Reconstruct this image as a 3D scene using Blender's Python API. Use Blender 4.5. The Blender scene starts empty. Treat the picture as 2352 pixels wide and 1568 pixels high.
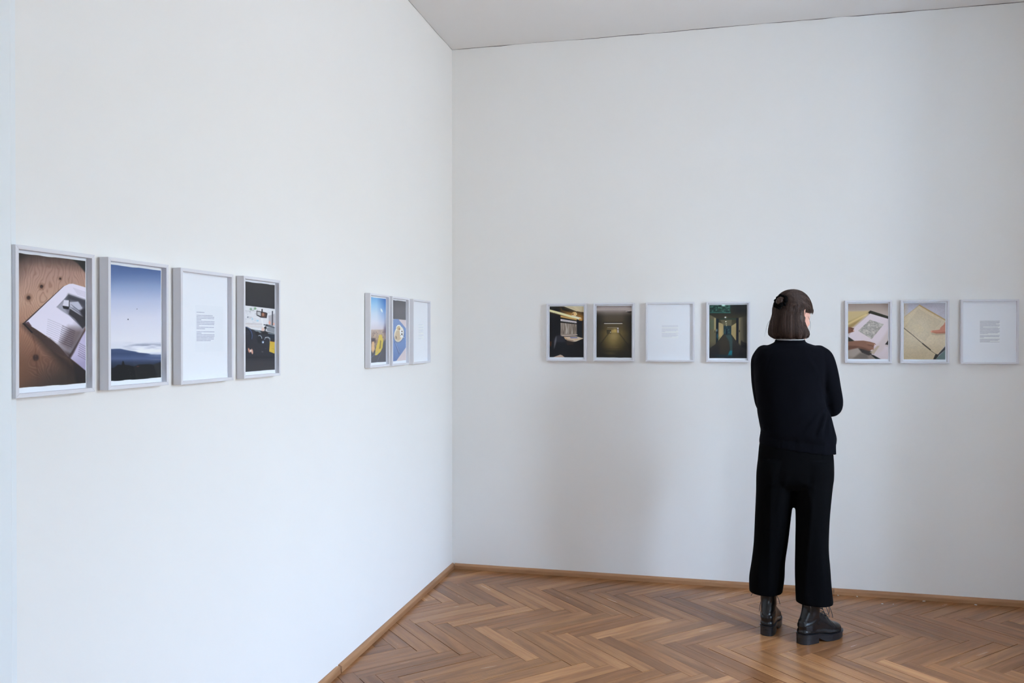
import bpy, bmesh, math, random
import numpy as np
from mathutils import Vector, Matrix, noise as mnoise

S = bpy.context.scene
COL = S.collection
PI = math.pi
RNG = np.random.default_rng(11)
random.seed(7)

# ------------------------------------------------------------------ camera, sky, light, exposure
YAW, PITCH = math.radians(13.252), math.radians(-0.2954)
CAM = (1.5346, -4.886, 1.44)
cd = bpy.data.cameras.new('camera')
cd.sensor_width = 36.0
cd.lens = 28.782
cd.clip_start = 0.05
cam = bpy.data.objects.new('camera', cd)
cam.location = CAM
cam.rotation_euler = (PI / 2 + PITCH, 0, YAW)
COL.objects.link(cam)
S.camera = cam

ROOM_X, ROOM_Y, ROOM_Z = 3.56, -7.4, 3.231       # room box: x 0..ROOM_X, y ROOM_Y..0
REVEAL = 0.50                                    # thick old walls, glazing near the outside
WINS = [dict(y0=-2.56, y1=-1.46, z0=0.70, z1=2.70)]   # tall window in the right wall
FILL_WIN = dict(x0=2.45, x1=3.25, z0=1.00, z1=2.35)    # window added behind the camera to brighten the lower back wall

SKY = 11.0
w = bpy.data.worlds.new('world')
S.world = w
w.use_nodes = True
nt = w.node_tree
nt.nodes.clear()
wo = nt.nodes.new('ShaderNodeOutputWorld')
wb = nt.nodes.new('ShaderNodeBackground')
wt = nt.nodes.new('ShaderNodeTexCoord')
ws = nt.nodes.new('ShaderNodeSeparateXYZ')
wm = nt.nodes.new('ShaderNodeMapRange')
wm.inputs['From Min'].default_value = -1
wm.inputs['From Max'].default_value = 1
wr = nt.nodes.new('ShaderNodeValToRGB')
el = wr.color_ramp.elements
# an overcast sky above a belt of trees and houses over pale ground
stops = [(0.0, (.28, .30, .31)), (0.485, (.28, .30, .31)), (0.505, (.28, .315, .33)),
         (0.55, (.32, .37, .39)), (0.62, (.455, .58, .72)), (0.75, (.545, .76, 1.10)), (1.0, (.53, .76, 1.14))]
el[0].position, el[0].color = stops[0][0], (*stops[0][1], 1)
el[1].position, el[1].color = stops[-1][0], (*stops[-1][1], 1)
for p, c in stops[1:-1]:
    e = el.new(p)
    e.color = (*c, 1)
nt.links.new(wt.outputs['Generated'], ws.inputs[0])
nt.links.new(ws.outputs['Z'], wm.inputs['Value'])
nt.links.new(wm.outputs[0], wr.inputs[0])
nt.links.new(wr.outputs[0], wb.inputs['Color'])
wb.inputs['Strength'].default_value = SKY
nt.links.new(wb.outputs[0], wo.inputs[0])


def portal(name, loc, rot, sx, sy):
    l = bpy.data.lights.new(name, 'AREA')
    l.shape = 'RECTANGLE'
    l.size, l.size_y = sx, sy
    l.cycles.is_portal = True
    o = bpy.data.objects.new(name, l)
    o.location = loc
    o.rotation_euler = rot
    COL.objects.link(o)


for W in WINS:
    portal('daylight_portal', (ROOM_X + REVEAL - .02, (W['y0'] + W['y1']) / 2, (W['z0'] + W['z1']) / 2),
           (0, PI / 2, 0), W['z1'] - W['z0'], W['y1'] - W['y0'])
portal('daylight_portal', ((FILL_WIN['x0'] + FILL_WIN['x1']) / 2, ROOM_Y - REVEAL + .02, (FILL_WIN['z0'] + FILL_WIN['z1']) / 2),
       (PI / 2, 0, 0), FILL_WIN['x1'] - FILL_WIN['x0'], FILL_WIN['z1'] - FILL_WIN['z0'])

vs = S.view_settings
vs.view_transform = 'Standard'
vs.look = 'None'
vs.gamma = 1
vs.use_curve_mapping = False
vs.exposure = 2.36
S.display_settings.display_device = 'sRGB'
S.cycles.max_bounces = 14
S.cycles.diffuse_bounces = 8
S.cycles.transparent_max_bounces = 12
S.cycles.caustics_reflective = False
S.cycles.caustics_refractive = False
S.cycles.use_denoising = True
S.cycles.sample_clamp_indirect = 6


# ------------------------------------------------------------------ helpers
def lin(c):
    c = np.asarray(c, float) / 255.0
    return np.where(c <= .04045, c / 12.92, ((c + .055) / 1.055) ** 2.4)


def srgb(r, g, b):
    return tuple(float(v) for v in lin((r, g, b))) + (1.0,)


class NT:
    def __init__(s, name):
        s.m = bpy.data.materials.new(name)
        s.m.use_nodes = True
        s.t = s.m.node_tree
        s.b = s.t.nodes['Principled BSDF']

    def n(s, kind, **kw):
        nd = s.t.nodes.new(kind)
        for k, v in kw.items():
            setattr(nd, k, v)
        return nd

    def l(s, a, b):
        s.t.links.new(a, b)

    def set(s, **kw):
        for k, v in kw.items():
            s.b.inputs[k.replace('_', ' ')].default_value = v


def simple(name, col, rough=.5, bump=0, bscale=200, spec=.5, coat=0, var=0, vscale=3, sheen=0, metallic=0):
    k = NT(name)
    k.set(Base_Color=col, Roughness=rough, Metallic=metallic)
    k.b.inputs['Specular IOR Level'].default_value = spec
    k.b.inputs['Coat Weight'].default_value = coat
    k.b.inputs['Sheen Weight'].default_value = sheen
    tc = k.n('ShaderNodeTexCoord')
    if bump:
        nz = k.n('ShaderNodeTexNoise')
        nz.inputs['Scale'].default_value = bscale
        nz.inputs['Detail'].default_value = 4
        k.l(tc.outputs['Object'], nz.inputs['Vector'])
        bp = k.n('ShaderNodeBump')
        bp.inputs['Strength'].default_value = bump
        bp.inputs['Distance'].default_value = .002
        k.l(nz.outputs['Fac'], bp.inputs['Height'])
        k.l(bp.outputs[0], k.b.inputs['Normal'])
    if var:
        nz = k.n('ShaderNodeTexNoise')
        nz.inputs['Scale'].default_value = vscale
        nz.inputs['Detail'].default_value = 5
        k.l(tc.outputs['Object'], nz.inputs['Vector'])
        mr = k.n('ShaderNodeMapRange')
        mr.inputs['To Min'].default_value = 1 - var
        mr.inputs['To Max'].default_value = 1 + var
        k.l(nz.outputs['Fac'], mr.inputs['Value'])
        mx = k.n('ShaderNodeMix', data_type='RGBA', blend_type='MULTIPLY')
        mx.inputs['Factor'].default_value = 1
        mx.inputs[6].default_value = col
        k.l(mr.outputs[0], mx.inputs[7])
        k.l(mx.outputs[2], k.b.inputs['Base Color'])
    return k.m


def mesh(name, verts, faces, mat=None, smooth=False):
    me = bpy.data.meshes.new(name)
    me.from_pydata([tuple(v) for v in verts], [], [tuple(f) for f in faces])
    me.update()
    if mat:
        me.materials.append(mat)
    if smooth:
        me.polygons.foreach_set('use_smooth', [True] * len(me.polygons))
    return me


def link(name, me, parent=None, loc=None, rotz=0, kind=None, label=None, cat=None, group=None):
    o = bpy.data.objects.new(name, me)
    COL.objects.link(o)
    if parent:
        o.parent = parent
    if loc is not None:
        o.location = loc
    if rotz:
        o.rotation_euler = (0, 0, rotz)
    for k, v in (('kind', kind), ('label', label), ('category', cat), ('group', group)):
        if v:
            o[k] = v
    return o


BOXF = [(0, 3, 2, 1), (4, 5, 6, 7), (0, 1, 5, 4), (1, 2, 6, 5), (2, 3, 7, 6), (3, 0, 4, 7)]


def boxv(x0, x1, y0, y1, z0, z1):
    return [(x0, y0, z0), (x1, y0, z0), (x1, y1, z0), (x0, y1, z0), (x0, y0, z1), (x1, y0, z1), (x1, y1, z1), (x0, y1, z1)]


class Geo:
    """collects shapes into one mesh"""
    def __init__(s):
        s.v, s.f = [], []

    def add(s, v, f):
        o = len(s.v)
        s.v += [tuple(map(float, p)) for p in v]
        s.f += [tuple(i + o for i in q) for q in f]
        return s

    def box(s, *a):
        return s.add(boxv(*a), BOXF)

    def me(s, name, mat=None, smooth=False):
        return mesh(name, s.v, s.f, mat, smooth)


def bevelled(me, wdt, seg=1):
    bm = bmesh.new()
    bm.from_mesh(me)
    bmesh.ops.bevel(bm, geom=bm.edges[:], offset=wdt, segments=seg, profile=.5, affect='EDGES')
    bm.to_mesh(me)
    bm.free()
    return me


def catmull(pts, n):
    """resample rows of pts (any dims) with a centripetal-ish Catmull-Rom spline"""
    P = np.asarray(pts, float)
    P = np.vstack([2 * P[0] - P[1], P, 2 * P[-1] - P[-2]])
    m = len(P) - 3
    out = []
    for i in range(n):
        t = i / (n - 1) * m
        k = min(int(t), m - 1)
        u = t - k
        a, b, c, d = P[k:k + 4]
        out.append(.5 * (2 * b + (c - a) * u + (2 * a - 5 * b + 4 * c - d) * u * u + (3 * b - a - 3 * c + d) * u ** 3))
    return np.array(out)


def rings_to_mesh(rings, cap=True):
    """rings: list of (n,3) arrays -> closed loft"""
    n = len(rings[0])
    v = np.vstack(rings)
    f = []
    for i in range(len(rings) - 1):
        for j in range(n):
            a, b = i * n + j, i * n + (j + 1) % n
            f.append((a, b, b + n, a + n))
    if cap:
        f.append(tuple(reversed(range(n))))
        f.append(tuple(range((len(rings) - 1) * n, len(rings) * n)))
    return v, f


def tube(path, radii, n=16, rounded=True, steps=None, flat=None):
    """round tube along a path; radii per point (scalar or (rx, ry)); rounded end caps"""
    P = np.asarray(path, float)
    R = np.array([(r, r) if np.isscalar(r) else r for r in radii], float)
    if steps:
        Q = catmull(np.hstack([P, R]), steps)
        P, R = Q[:, :3], Q[:, 3:]
    T = np.gradient(P, axis=0)
    T /= np.linalg.norm(T, axis=1)[:, None] + 1e-12
    ref = np.array(flat if flat is not None else (0, 0, 1.0))
    if abs(T[0] @ ref) > .95:
        ref = np.array((0, 1.0, 0)) if flat is None else np.array((1.0, 0, 0))
    N = ref - T[0] * (ref @ T[0])
    N /= np.linalg.norm(N)
    rings = []
    th = np.linspace(0, 2 * PI, n, endpoint=False)
    frames = []
    for i in range(len(P)):
        N = N - T[i] * (N @ T[i])
        N /= np.linalg.norm(N)
        frames.append((N.copy(), np.cross(T[i], N)))

    def ring(p, fr, r):
        return p + np.outer(np.cos(th) * r[0], fr[0]) + np.outer(np.sin(th) * r[1], fr[1])
    if rounded:
        for a in (80, 55, 30):
            a = math.radians(a)
            rings.append(ring(P[0] - T[0] * min(R[0]) * math.sin(a), frames[0], R[0] * math.cos(a)))
    for i in range(len(P)):
        rings.append(ring(P[i], frames[i], R[i]))
    if rounded:
        for a in (30, 55, 80):
            a = math.radians(a)
            rings.append(ring(P[-1] + T[-1] * min(R[-1]) * math.sin(a), frames[-1], R[-1] * math.cos(a)))
    return rings_to_mesh(rings)


def ellipsoid(c, r, n=20, m=12, M=None):
    rings = []
    for i in range(1, m):
        a = -PI / 2 + PI * i / m
        th = np.linspace(0, 2 * PI, n, endpoint=False)
        p = np.stack([np.cos(th) * math.cos(a) * r[0], np.sin(th) * math.cos(a) * r[1], np.full(n, math.sin(a) * r[2])], 1)
        if M is not None:
            p = p @ np.asarray(M).T
        rings.append(p + np.asarray(c))
    return rings_to_mesh(rings)


def remesh(name, geo, voxel, smooth=4, mat=None, factor=.5):
    """union of closed shapes as one continuous surface"""
    me = geo.me('tmp')
    o = bpy.data.objects.new('tmp', me)
    COL.objects.link(o)
    md = o.modifiers.new('r', 'REMESH')
    md.mode = 'VOXEL'
    md.voxel_size = voxel
    sm = o.modifiers.new('s', 'SMOOTH')
    sm.factor = factor
    sm.iterations = smooth
    dg = bpy.context.evaluated_depsgraph_get()
    out = bpy.data.meshes.new_from_object(o.evaluated_get(dg))
    bpy.data.objects.remove(o)
    bpy.data.meshes.remove(me)
    out.name = name
    out.materials.clear()
    if mat:
        out.materials.append(mat)
    out.polygons.foreach_set('use_smooth', [True] * len(out.polygons))
    return out


def getv(me):
    a = np.empty(len(me.vertices) * 3)
    me.vertices.foreach_get('co', a)
    return a.reshape(-1, 3)


def setv(me, v):
    me.vertices.foreach_set('co', np.ascontiguousarray(v, dtype=float).ravel())
    me.update()


def normals(me):
    a = np.empty(len(me.vertices) * 3)
    me.vertex_normals.foreach_get('vector', a)
    return a.reshape(-1, 3)


def vnoise(x, y, seed=0):
    """smooth value noise on arrays, about -1..1"""
    r = np.random.default_rng(seed).uniform(-1, 1, (64, 64))
    xi, yi = np.floor(x).astype(int), np.floor(y).astype(int)
    u, v = x - xi, y - yi
    u, v = u * u * (3 - 2 * u), v * v * (3 - 2 * v)
    g = lambda a, b: r[a % 64, b % 64]
    return (g(xi, yi) * (1 - u) + g(xi + 1, yi) * u) * (1 - v) + (g(xi, yi + 1) * (1 - u) + g(xi + 1, yi + 1) * u) * v


# ------------------------------------------------------------------ materials of the room
M_WALL = simple('wall_paint', (.86, .85, .83, 1), .85, bump=.05, bscale=160, spec=.25, var=.012, vscale=2.2)
M_CEIL = simple('ceiling_paint', (.79, .77, .755, 1), .9, bump=.05, bscale=120, spec=.2)
M_GLOSSWHITE = simple('white_lacquer', (.82, .86, .88, 1), .35, bump=.05, bscale=40)
M_CRACK = simple('dark_gap', (.10, .085, .075, 1), .9)
M_SUB = simple('subfloor', (.03, .02, .014, 1), .9)
M_CHIP = simple('plaster', (.75, .72, .68, 1), .9)


def wood(name, base, dark, per_object, rough=.33, gscale=1.0):
    k = NT(name)
    tc = k.n('ShaderNodeTexCoord')
    oi = k.n('ShaderNodeObjectInfo')
    mp = k.n('ShaderNodeMapping')
    mp.inputs['Scale'].default_value = (2.2 * gscale, 26 * gscale, 26 * gscale)
    add = k.n('ShaderNodeVectorMath', operation='ADD')
    mul = k.n('ShaderNodeMath', operation='MULTIPLY')
    mul.inputs[1].default_value = 37.0
    k.l(oi.outputs['Random'], mul.inputs[0])
    k.l(tc.outputs['Object'], mp.inputs['Vector'])
    k.l(mp.outputs[0], add.inputs[0])
    k.l(mul.outputs[0], add.inputs[1])
    n1 = k.n('ShaderNodeTexNoise')
    n1.inputs['Scale'].default_value = 1.0
    n1.inputs['Detail'].default_value = 6
    n1.inputs['Distortion'].default_value = .6
    k.l(add.outputs[0], n1.inputs['Vector'])
    # fine pores
    mp2 = k.n('ShaderNodeMapping')
    mp2.inputs['Scale'].default_value = (14 * gscale, 330 * gscale, 330 * gscale)
    k.l(tc.outputs['Object'], mp2.inputs['Vector'])
    n2 = k.n('ShaderNodeTexNoise')
    n2.inputs['Scale'].default_value = 1.0
    n2.inputs['Detail'].default_value = 3
    k.l(mp2.outputs[0], n2.inputs['Vector'])
    r1 = k.n('ShaderNodeValToRGB')
    r1.color_ramp.elements[0].position, r1.color_ramp.elements[0].color = .28, dark
    r1.color_ramp.elements[1].position, r1.color_ramp.elements[1].color = .66, base
    k.l(n1.outputs['Fac'], r1.inputs[0])
    # ripple figure (medullary flecks)
    wv = k.n('ShaderNodeTexWave', wave_type='BANDS', bands_direction='X')
    wv.inputs['Scale'].default_value = 1.0
    wv.inputs['Distortion'].default_value = 11.0
    wv.inputs['Detail'].default_value = 2
    wv.inputs['Detail Scale'].default_value = 1.2
    mp3 = k.n('ShaderNodeMapping')
    mp3.inputs['Scale'].default_value = (26, 16, 16)
    k.l(tc.outputs['Object'], mp3.inputs['Vector'])
    ad3 = k.n('ShaderNodeVectorMath', operation='ADD')
    k.l(mp3.outputs[0], ad3.inputs[0])
    k.l(mul.outputs[0], ad3.inputs[1])
    k.l(ad3.outputs[0], wv.inputs['Vector'])
    # combine: base * (1 + pores) * (1 + wave on some planks) * per-plank tone
    mr2 = k.n('ShaderNodeMapRange')
    mr2.inputs['From Min'].default_value, mr2.inputs['From Max'].default_value = .3, .7
    mr2.inputs['To Min'].default_value, mr2.inputs['To Max'].default_value = .88, 1.07
    k.l(n2.outputs['Fac'], mr2.inputs['Value'])
    m1 = k.n('ShaderNodeMix', data_type='RGBA', blend_type='MULTIPLY')
    m1.inputs['Factor'].default_value = 1
    k.l(r1.outputs[0], m1.inputs[6])
    k.l(mr2.outputs[0], m1.inputs[7])
    at = k.n('ShaderNodeAttribute', attribute_type='OBJECT', attribute_name='figure') if per_object else None
    mw = k.n('ShaderNodeMapRange')
    mw.inputs['To Min'].default_value, mw.inputs['To Max'].default_value = .84, 1.04
    k.l(wv.outputs['Fac'], mw.inputs['Value'])
    m2 = k.n('ShaderNodeMix', data_type='RGBA', blend_type='MULTIPLY')
    m2.inputs['Factor'].default_value = 0
    if at:
        k.l(at.outputs['Fac'], m2.inputs['Factor'])
    k.l(m1.outputs[2], m2.inputs[6])
    k.l(mw.outputs[0], m2.inputs[7])
    last = m2.outputs[2]
    if per_object:
        ac = k.n('ShaderNodeAttribute', attribute_type='OBJECT', attribute_name='tone')
        m3 = k.n('ShaderNodeMix', data_type='RGBA', blend_type='MULTIPLY')
        m3.inputs['Factor'].default_value = 1
        k.l(last, m3.inputs[6])
        k.l(ac.outputs['Color'], m3.inputs[7])
        last = m3.outputs[2]
    k.l(last, k.b.inputs['Base Color'])
    rr = k.n('ShaderNodeMapRange')
    rr.inputs['To Min'].default_value, rr.inputs['To Max'].default_value = rough - .06, rough + .10
    k.l(n1.outputs['Fac'], rr.inputs['Value'])
    k.l(rr.outputs[0], k.b.inputs['Roughness'])
    bp = k.n('ShaderNodeBump')
    bp.inputs['Strength'].default_value = .02
    bp.inputs['Distance'].default_value = .001
    k.l(n2.outputs['Fac'], bp.inputs['Height'])
    k.l(bp.outputs[0], k.b.inputs['Normal'])
    k.b.inputs['Specular IOR Level'].default_value = .38
    return k.m


M_PLANK = wood('parquet_oak', srgb(162, 114, 74), srgb(129, 86, 54), True, .22)
M_BASE = wood('skirting_oak', srgb(178, 132, 94), srgb(150, 106, 73), False, .38)


# ------------------------------------------------------------------ room shell
def structure(name, me, parent=None, **kw):
    return link(name, me, parent, kind=None if parent else 'structure', **kw)


T = .02
floor = structure('floor', Geo().box(-.0, ROOM_X, ROOM_Y, 0, -.12, -.022).me('floor', M_SUB))
structure('ceiling', Geo().box(-.3, ROOM_X + REVEAL, ROOM_Y - REVEAL, .3, ROOM_Z, ROOM_Z + .2).me('ceiling', M_CEIL))
wall_left = structure('wall_left', Geo().box(-.3, 0, ROOM_Y - REVEAL, .3, -.12, ROOM_Z).me('wall_left', M_WALL))
wall_back = structure('wall_back', Geo().box(0, ROOM_X + REVEAL, 0, .3, -.12, ROOM_Z).me('wall_back', M_WALL))
g = Geo()
x0, x1 = ROOM_X, ROOM_X + REVEAL
edge = 0
for W in WINS:
    g.box(x0, x1, W['y1'], edge, -.12, ROOM_Z)
    g.box(x0, x1, W['y0'], W['y1'], -.12, W['z0']).box(x0, x1, W['y0'], W['y1'], W['z1'], ROOM_Z)
    edge = W['y0']
g.box(x0, x1, ROOM_Y - REVEAL, edge, -.12, ROOM_Z)
structure('wall_right', g.me('wall_right', M_WALL))
y0, y1 = ROOM_Y - REVEAL, ROOM_Y
g = Geo()
g.box(0, FILL_WIN['x0'], y0, y1, -.12, ROOM_Z).box(FILL_WIN['x1'], ROOM_X, y0, y1, -.12, ROOM_Z)
g.box(FILL_WIN['x0'], FILL_WIN['x1'], y0, y1, -.12, FILL_WIN['z0']).box(FILL_WIN['x0'], FILL_WIN['x1'], y0, y1, FILL_WIN['z1'], ROOM_Z)
structure('wall_front', g.me('wall_front', M_WALL))

def thin_pane_reflectance(k, mx, f0):
    # Schlick reflectance, the same from both faces of a thin pane
    lw = k.n('ShaderNodeLayerWeight')
    lw.inputs['Blend'].default_value = .5
    pw = k.n('ShaderNodeMath', operation='POWER')
    pw.inputs[1].default_value = 5
    ma = k.n('ShaderNodeMath', operation='MULTIPLY_ADD')
    ma.inputs[1].default_value = .35
    ma.inputs[2].default_value = f0
    k.l(lw.outputs['Facing'], pw.inputs[0])
    k.l(pw.outputs[0], ma.inputs[0])
    k.l(ma.outputs[0], mx.inputs[0])


# window glass
k = NT('window_glass')
k.t.nodes.remove(k.b)
out = [n for n in k.t.nodes if n.type == 'OUTPUT_MATERIAL'][0]
tr = k.n('ShaderNodeBsdfTransparent')
gl = k.n('ShaderNodeBsdfGlossy')
gl.inputs['Roughness'].default_value = .0
thin_pane_reflectance(k, mx := k.n('ShaderNodeMixShader'), .06)
k.l(tr.outputs[0], mx.inputs[1])
k.l(gl.outputs[0], mx.inputs[2])
k.l(mx.outputs[0], out.inputs[0])
M_GLASS = k.m


def window(name, to_world, wdt, z0, z1):
    """a casement window: frame, two sashes with a transom, panes, handle. local u 0..wdt, depth d"""
    root = structure(name, frame_me := Geo().me(name))
    def bx(gg, u0, u1, d0, d1, a, b):
        v = [to_world(*p) for p in boxv(u0, u1, d0, d1, a, b)]
        gg.add(v, BOXF)
    gg = Geo()
    f = .06
    bx(gg, 0, f, .30, .38, z0, z1); bx(gg, wdt - f, wdt, .30, .38, z0, z1)
    bx(gg, f, wdt - f, .30, .38, z0, z0 + f); bx(gg, f, wdt - f, .30, .38, z1 - f, z1)
    tz = z0 + (z1 - z0) * .70
    bx(gg, f, wdt - f, .30, .38, tz - .03, tz + .03)
    bx(gg, wdt / 2 - .035, wdt / 2 + .035, .30, .38, z0 + f, tz - .03)
    structure('window_frame', gg.me('window_frame', M_GLOSSWHITE), root)
    gs = Geo()
    bx(gs, -.05, wdt + .05, -.04, .30, z0 - .03, z0 + .012)
    structure('window_sill', gs.me('window_sill', M_GLOSSWHITE), root)
    spans = [(f, wdt / 2 - .035, z0 + f, tz - .03), (wdt / 2 + .035, wdt - f, z0 + f, tz - .03), (f, wdt - f, tz + .03, z1 - f)]
    for a, b, c, d in spans:
        gs = Geo()
        s = .045
        bx(gs, a, a + s, .29, .34, c, d); bx(gs, b - s, b, .29, .34, c, d)
        bx(gs, a + s, b - s, .29, .34, c, c + s); bx(gs, a + s, b - s, .29, .34, d - s, d)
        sash = structure('sash', gs.me('sash', M_GLOSSWHITE), root)
        gp = Geo()
        v = [to_world(*p) for p in ((a + s, .315, c + s), (b - s, .315, c + s), (b - s, .315, d - s), (a + s, .315, d - s))]
        gp.add(v, [(0, 1, 2, 3)])
        structure('pane', gp.me('pane', M_GLASS), sash)
    gh = Geo()
    hz = z0 + .65
    bx(gh, wdt / 2 - .012, wdt / 2 + .012, .27, .30, hz - .04, hz + .04)
    bx(gh, wdt / 2 - .01, wdt / 2 + .01, .24, .27, hz - .01, hz + .01)
    bx(gh, wdt / 2 - .01, wdt / 2 + .01, .23, .25, hz - .11, hz + .01)
    structure('handle', gh.me('handle', simple('brushed_metal', (.6, .6, .6, 1), .3, metallic=1)), root)
    return root


for i, W in enumerate(WINS):
    window('window_%d' % (i + 1), lambda u, d, z, W=W: (ROOM_X + d, W['y1'] - u, z), W['y1'] - W['y0'], W['z0'], W['z1'])
window('window_2', lambda u, d, z: (FILL_WIN['x1'] - u, ROOM_Y - d, z), FILL_WIN['x1'] - FILL_WIN['x0'], FILL_WIN['z0'], FILL_WIN['z1'])  # added unseen opening, fill light and a softer shadow on the back wall
W = WINS[0]
# added unseen panels at the window jambs, shading the right of the back wall
for sy, yy in ((1, W['y1'] + .03), (-1, W['y0'] - .03)):
    gs = Geo().box(ROOM_X - .15, ROOM_X - .002, yy - .014, yy + .014, W['z0'] - .02, W['z1'] + .02)
    blk_ = structure('light_blocker', bevelled(gs.me('light_blocker', M_GLOSSWHITE), .003), bpy.data.objects['window_1'])
    for za, zb in ((W['z0'] + .08, W['z0'] + .80), (W['z0'] + .90, W['z1'] - .08)):
        for q in (-1, 1):
            structure('blocker_panel', Geo().box(ROOM_X - .125, ROOM_X - .035, yy + q * .014 - .004, yy + q * .014 + .004, za, zb).me('blocker_panel', M_GLOSSWHITE), blk_)

# fine plaster crack where the ceiling meets the walls
def crack(p0, p1, nrm, wdt, n, seed, name):
    r = np.random.default_rng(seed)
    P0, P1, N = map(np.asarray, (p0, p1, nrm))
    gg = Geo()
    t = np.linspace(0, 1, n)
    ww = wdt * np.clip(.55 + .6 * vnoise(t * n * .23, t * 0 + .5, seed), .08, 1.4)
    off = .003 * vnoise(t * n * .11, t * 0 + 3.5, seed + 1)
    v = []
    for i in range(n):
        p = P0 + (P1 - P0) * t[i] + N * .0008
        z = ROOM_Z - .0015 + min(0, off[i])
        v += [(p[0], p[1], z), (p[0], p[1], z - ww[i]), ]
    v2 = [tuple(np.array(p) - N * .0035) for p in v]
    f = []
    for i in range(n - 1):
        a = 2 * i
        f.append((a, a + 2, a + 3, a + 1))
    gg.add(v, f)
    return structure(name, gg.me(name, M_CRACK), wall_back if abs(N[1]) > .5 else wall_left)


crack((0.0, 0, 0), (ROOM_X, 0, 0), (0, -1, 0), .0042, 150, 3, 'plaster_crack')
crack((0, 0, 0), (0, -4, 0), (1, 0, 0), .0030, 150, 8, 'plaster_crack')


# skirting boards: batten 32 mm high, 18 mm deep with an eased upper edge
def batten(a, b, nrm, jag0=0., jag1=0., seed=0, hgt=.032, dep=.018):
    prof = [(0, 0), (dep, 0), (dep, hgt * .60), (dep * .93, hgt * .72), (dep * .55, hgt * .93), (dep * .35, hgt), (0, hgt)]
    A, B, N = map(lambda p: np.array((*p, 0), float), (a, b, nrm))
    t = (B - A) / np.linalg.norm(B - A)
    v, f = [], []
    n = len(prof)
    r = random.Random(seed)
    for P, s, jag in ((A, 1, jag0), (B, -1, jag1)):
        for i, (d, h) in enumerate(prof):
            v.append(P + N * (d + .0004) + np.array((0, 0, h)) + t * s * (jag * (r.random() - .2) + (d if jag == -1 else 0)))
    for i in range(n):
        j = (i + 1) % n
        f.append((i, j, j + n, i + n))
    f += [tuple(reversed(range(n))), tuple(range(n, 2 * n))]
    gg = Geo().add(v, f)
    me = gg.me('board', M_BASE)
    # object coordinates run along the board so the grain follows it
    o = np.array(A)
    V = getv(me) - o
    loc = np.stack([V @ t, V @ N, V[:, 2]], 1)
    setv(me, loc)
    ob = bpy.data.objects.new('board', me)
    Mx = Matrix(((t[0], N[0], 0, A[0]), (t[1], N[1], 0, A[1]), (0, 0, 1, 0), (0, 0, 0, 1)))
    bm = bmesh.new(); bm.from_mesh(me); bmesh.ops.recalc_face_normals(bm, faces=bm.faces[:]); bm.to_mesh(me); bm.free()
    return ob, Mx


def skirting(name, pieces, nrm):
    root = bpy.data.objects.new(name, None)
    root['kind'] = 'structure'
    COL.objects.link(root)
    for i, (a, b, j0, j1) in enumerate(pieces):
        ob, Mx = batten(a, b, nrm, j0, j1, i + 3)
        COL.objects.link(ob)
        ob.parent = root
        ob.matrix_local = Mx
    return root


skirting('baseboard_left', [((0, -.002), (0, -1.640), 0, .012), ((0, -1.647), (0, -3.333), .010, 0)], (1, 0))
skirting('baseboard_back', [((.0195, 0), (2.238, 0), 0, 0), ((2.2405, 0), (ROOM_X, 0), 0, 0)], (0, -1))
skirting('baseboard_right', [((ROOM_X, -.02), (ROOM_X, ROOM_Y + .02), 0, 0)], (-1, 0))
skirting('baseboard_front', [((0.02, ROOM_Y), (ROOM_X - .02, ROOM_Y), 0, 0)], (0, 1))

# door in the left wall, only its near casing reaches the picture
door = bpy.data.objects.new('door_1', None)
door['kind'] = 'structure'
COL.objects.link(door)
yc = -3.3365
prof = [(0, 0), (0, .014), (.006, .020), (.020, .021), (.026, .026), (.060, .026), (.068, .030), (.095, .030), (.102, .022), (.110, .018), (.125, .018), (.125, 0)]


def casing(name, flip, y, z0, z1):
    v, f = [], []
    n = len(prof)
    for z in (z0, z1):
        for d, h in prof:
            v.append((h, y - flip * d, z))
    for i in range(n - 1):
        q = (i, i + 1, i + 1 + n, i + n)
        f.append(q if flip < 0 else q[::-1])
    f += [tuple(range(n)), tuple(range(2 * n - 1, n - 1, -1))]
    gg = Geo().add(v, f)
    me = gg.me(name, M_GLOSSWHITE)
    bm = bmesh.new(); bm.from_mesh(me); bmesh.ops.recalc_face_normals(bm, faces=bm.faces[:]); bm.to_mesh(me); bm.free()
    return structure(name, me, door)


casing('door_casing', 1, yc, .0, 2.42)
casing('door_casing', -1, yc - 1.2, .0, 2.42)
structure('door_casing', Geo().box(.0, .03, yc - 1.2, yc, 2.42, 2.55).me('door_casing', M_GLOSSWHITE), door)
leaf = structure('door_leaf', Geo().box(.001, .008, yc - 1.075, yc - .125, 0.004, 2.42).me('door_leaf', M_GLOSSWHITE), door)
for za, zb in ((.2, .95), (1.1, 2.25)):
    structure('door_panel', bevelled(Geo().box(.008, .016, yc - .93, yc - .27, za, zb).me('door_panel', M_GLOSSWHITE), .005), leaf)
structure('door_handle', bevelled(Geo().box(.008, .05, yc - .215, yc - .195, 1.04, 1.06).box(.04, .055, yc - .30, yc - .195, 1.04, 1.06).me('door_handle', simple('brass', (.55, .45, .25, 1), .3, metallic=1)), .003), leaf)

# ------------------------------------------------------------------ parquet: herringbone planks, 48 x 7.25 cm
PL, PW = .4808, .0725
XS, YS = PW * math.sqrt(2), PL * math.sqrt(2)
PX, PY = .045, -.655
R2 = 1 / math.sqrt(2)


def clip(poly, axis, val, keep_greater):
    out = []
    n = len(poly)
    for i in range(n):
        a, b = poly[i], poly[(i + 1) % n]
        ia = (a[axis] >= val) == keep_greater
        ib = (b[axis] >= val) == keep_greater
        if ia:
            out.append(a)
        if ia != ib:
            t = (val - a[axis]) / (b[axis] - a[axis])
            out.append((a[0] + (b[0] - a[0]) * t, a[1] + (b[1] - a[1]) * t))
    return out


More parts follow.
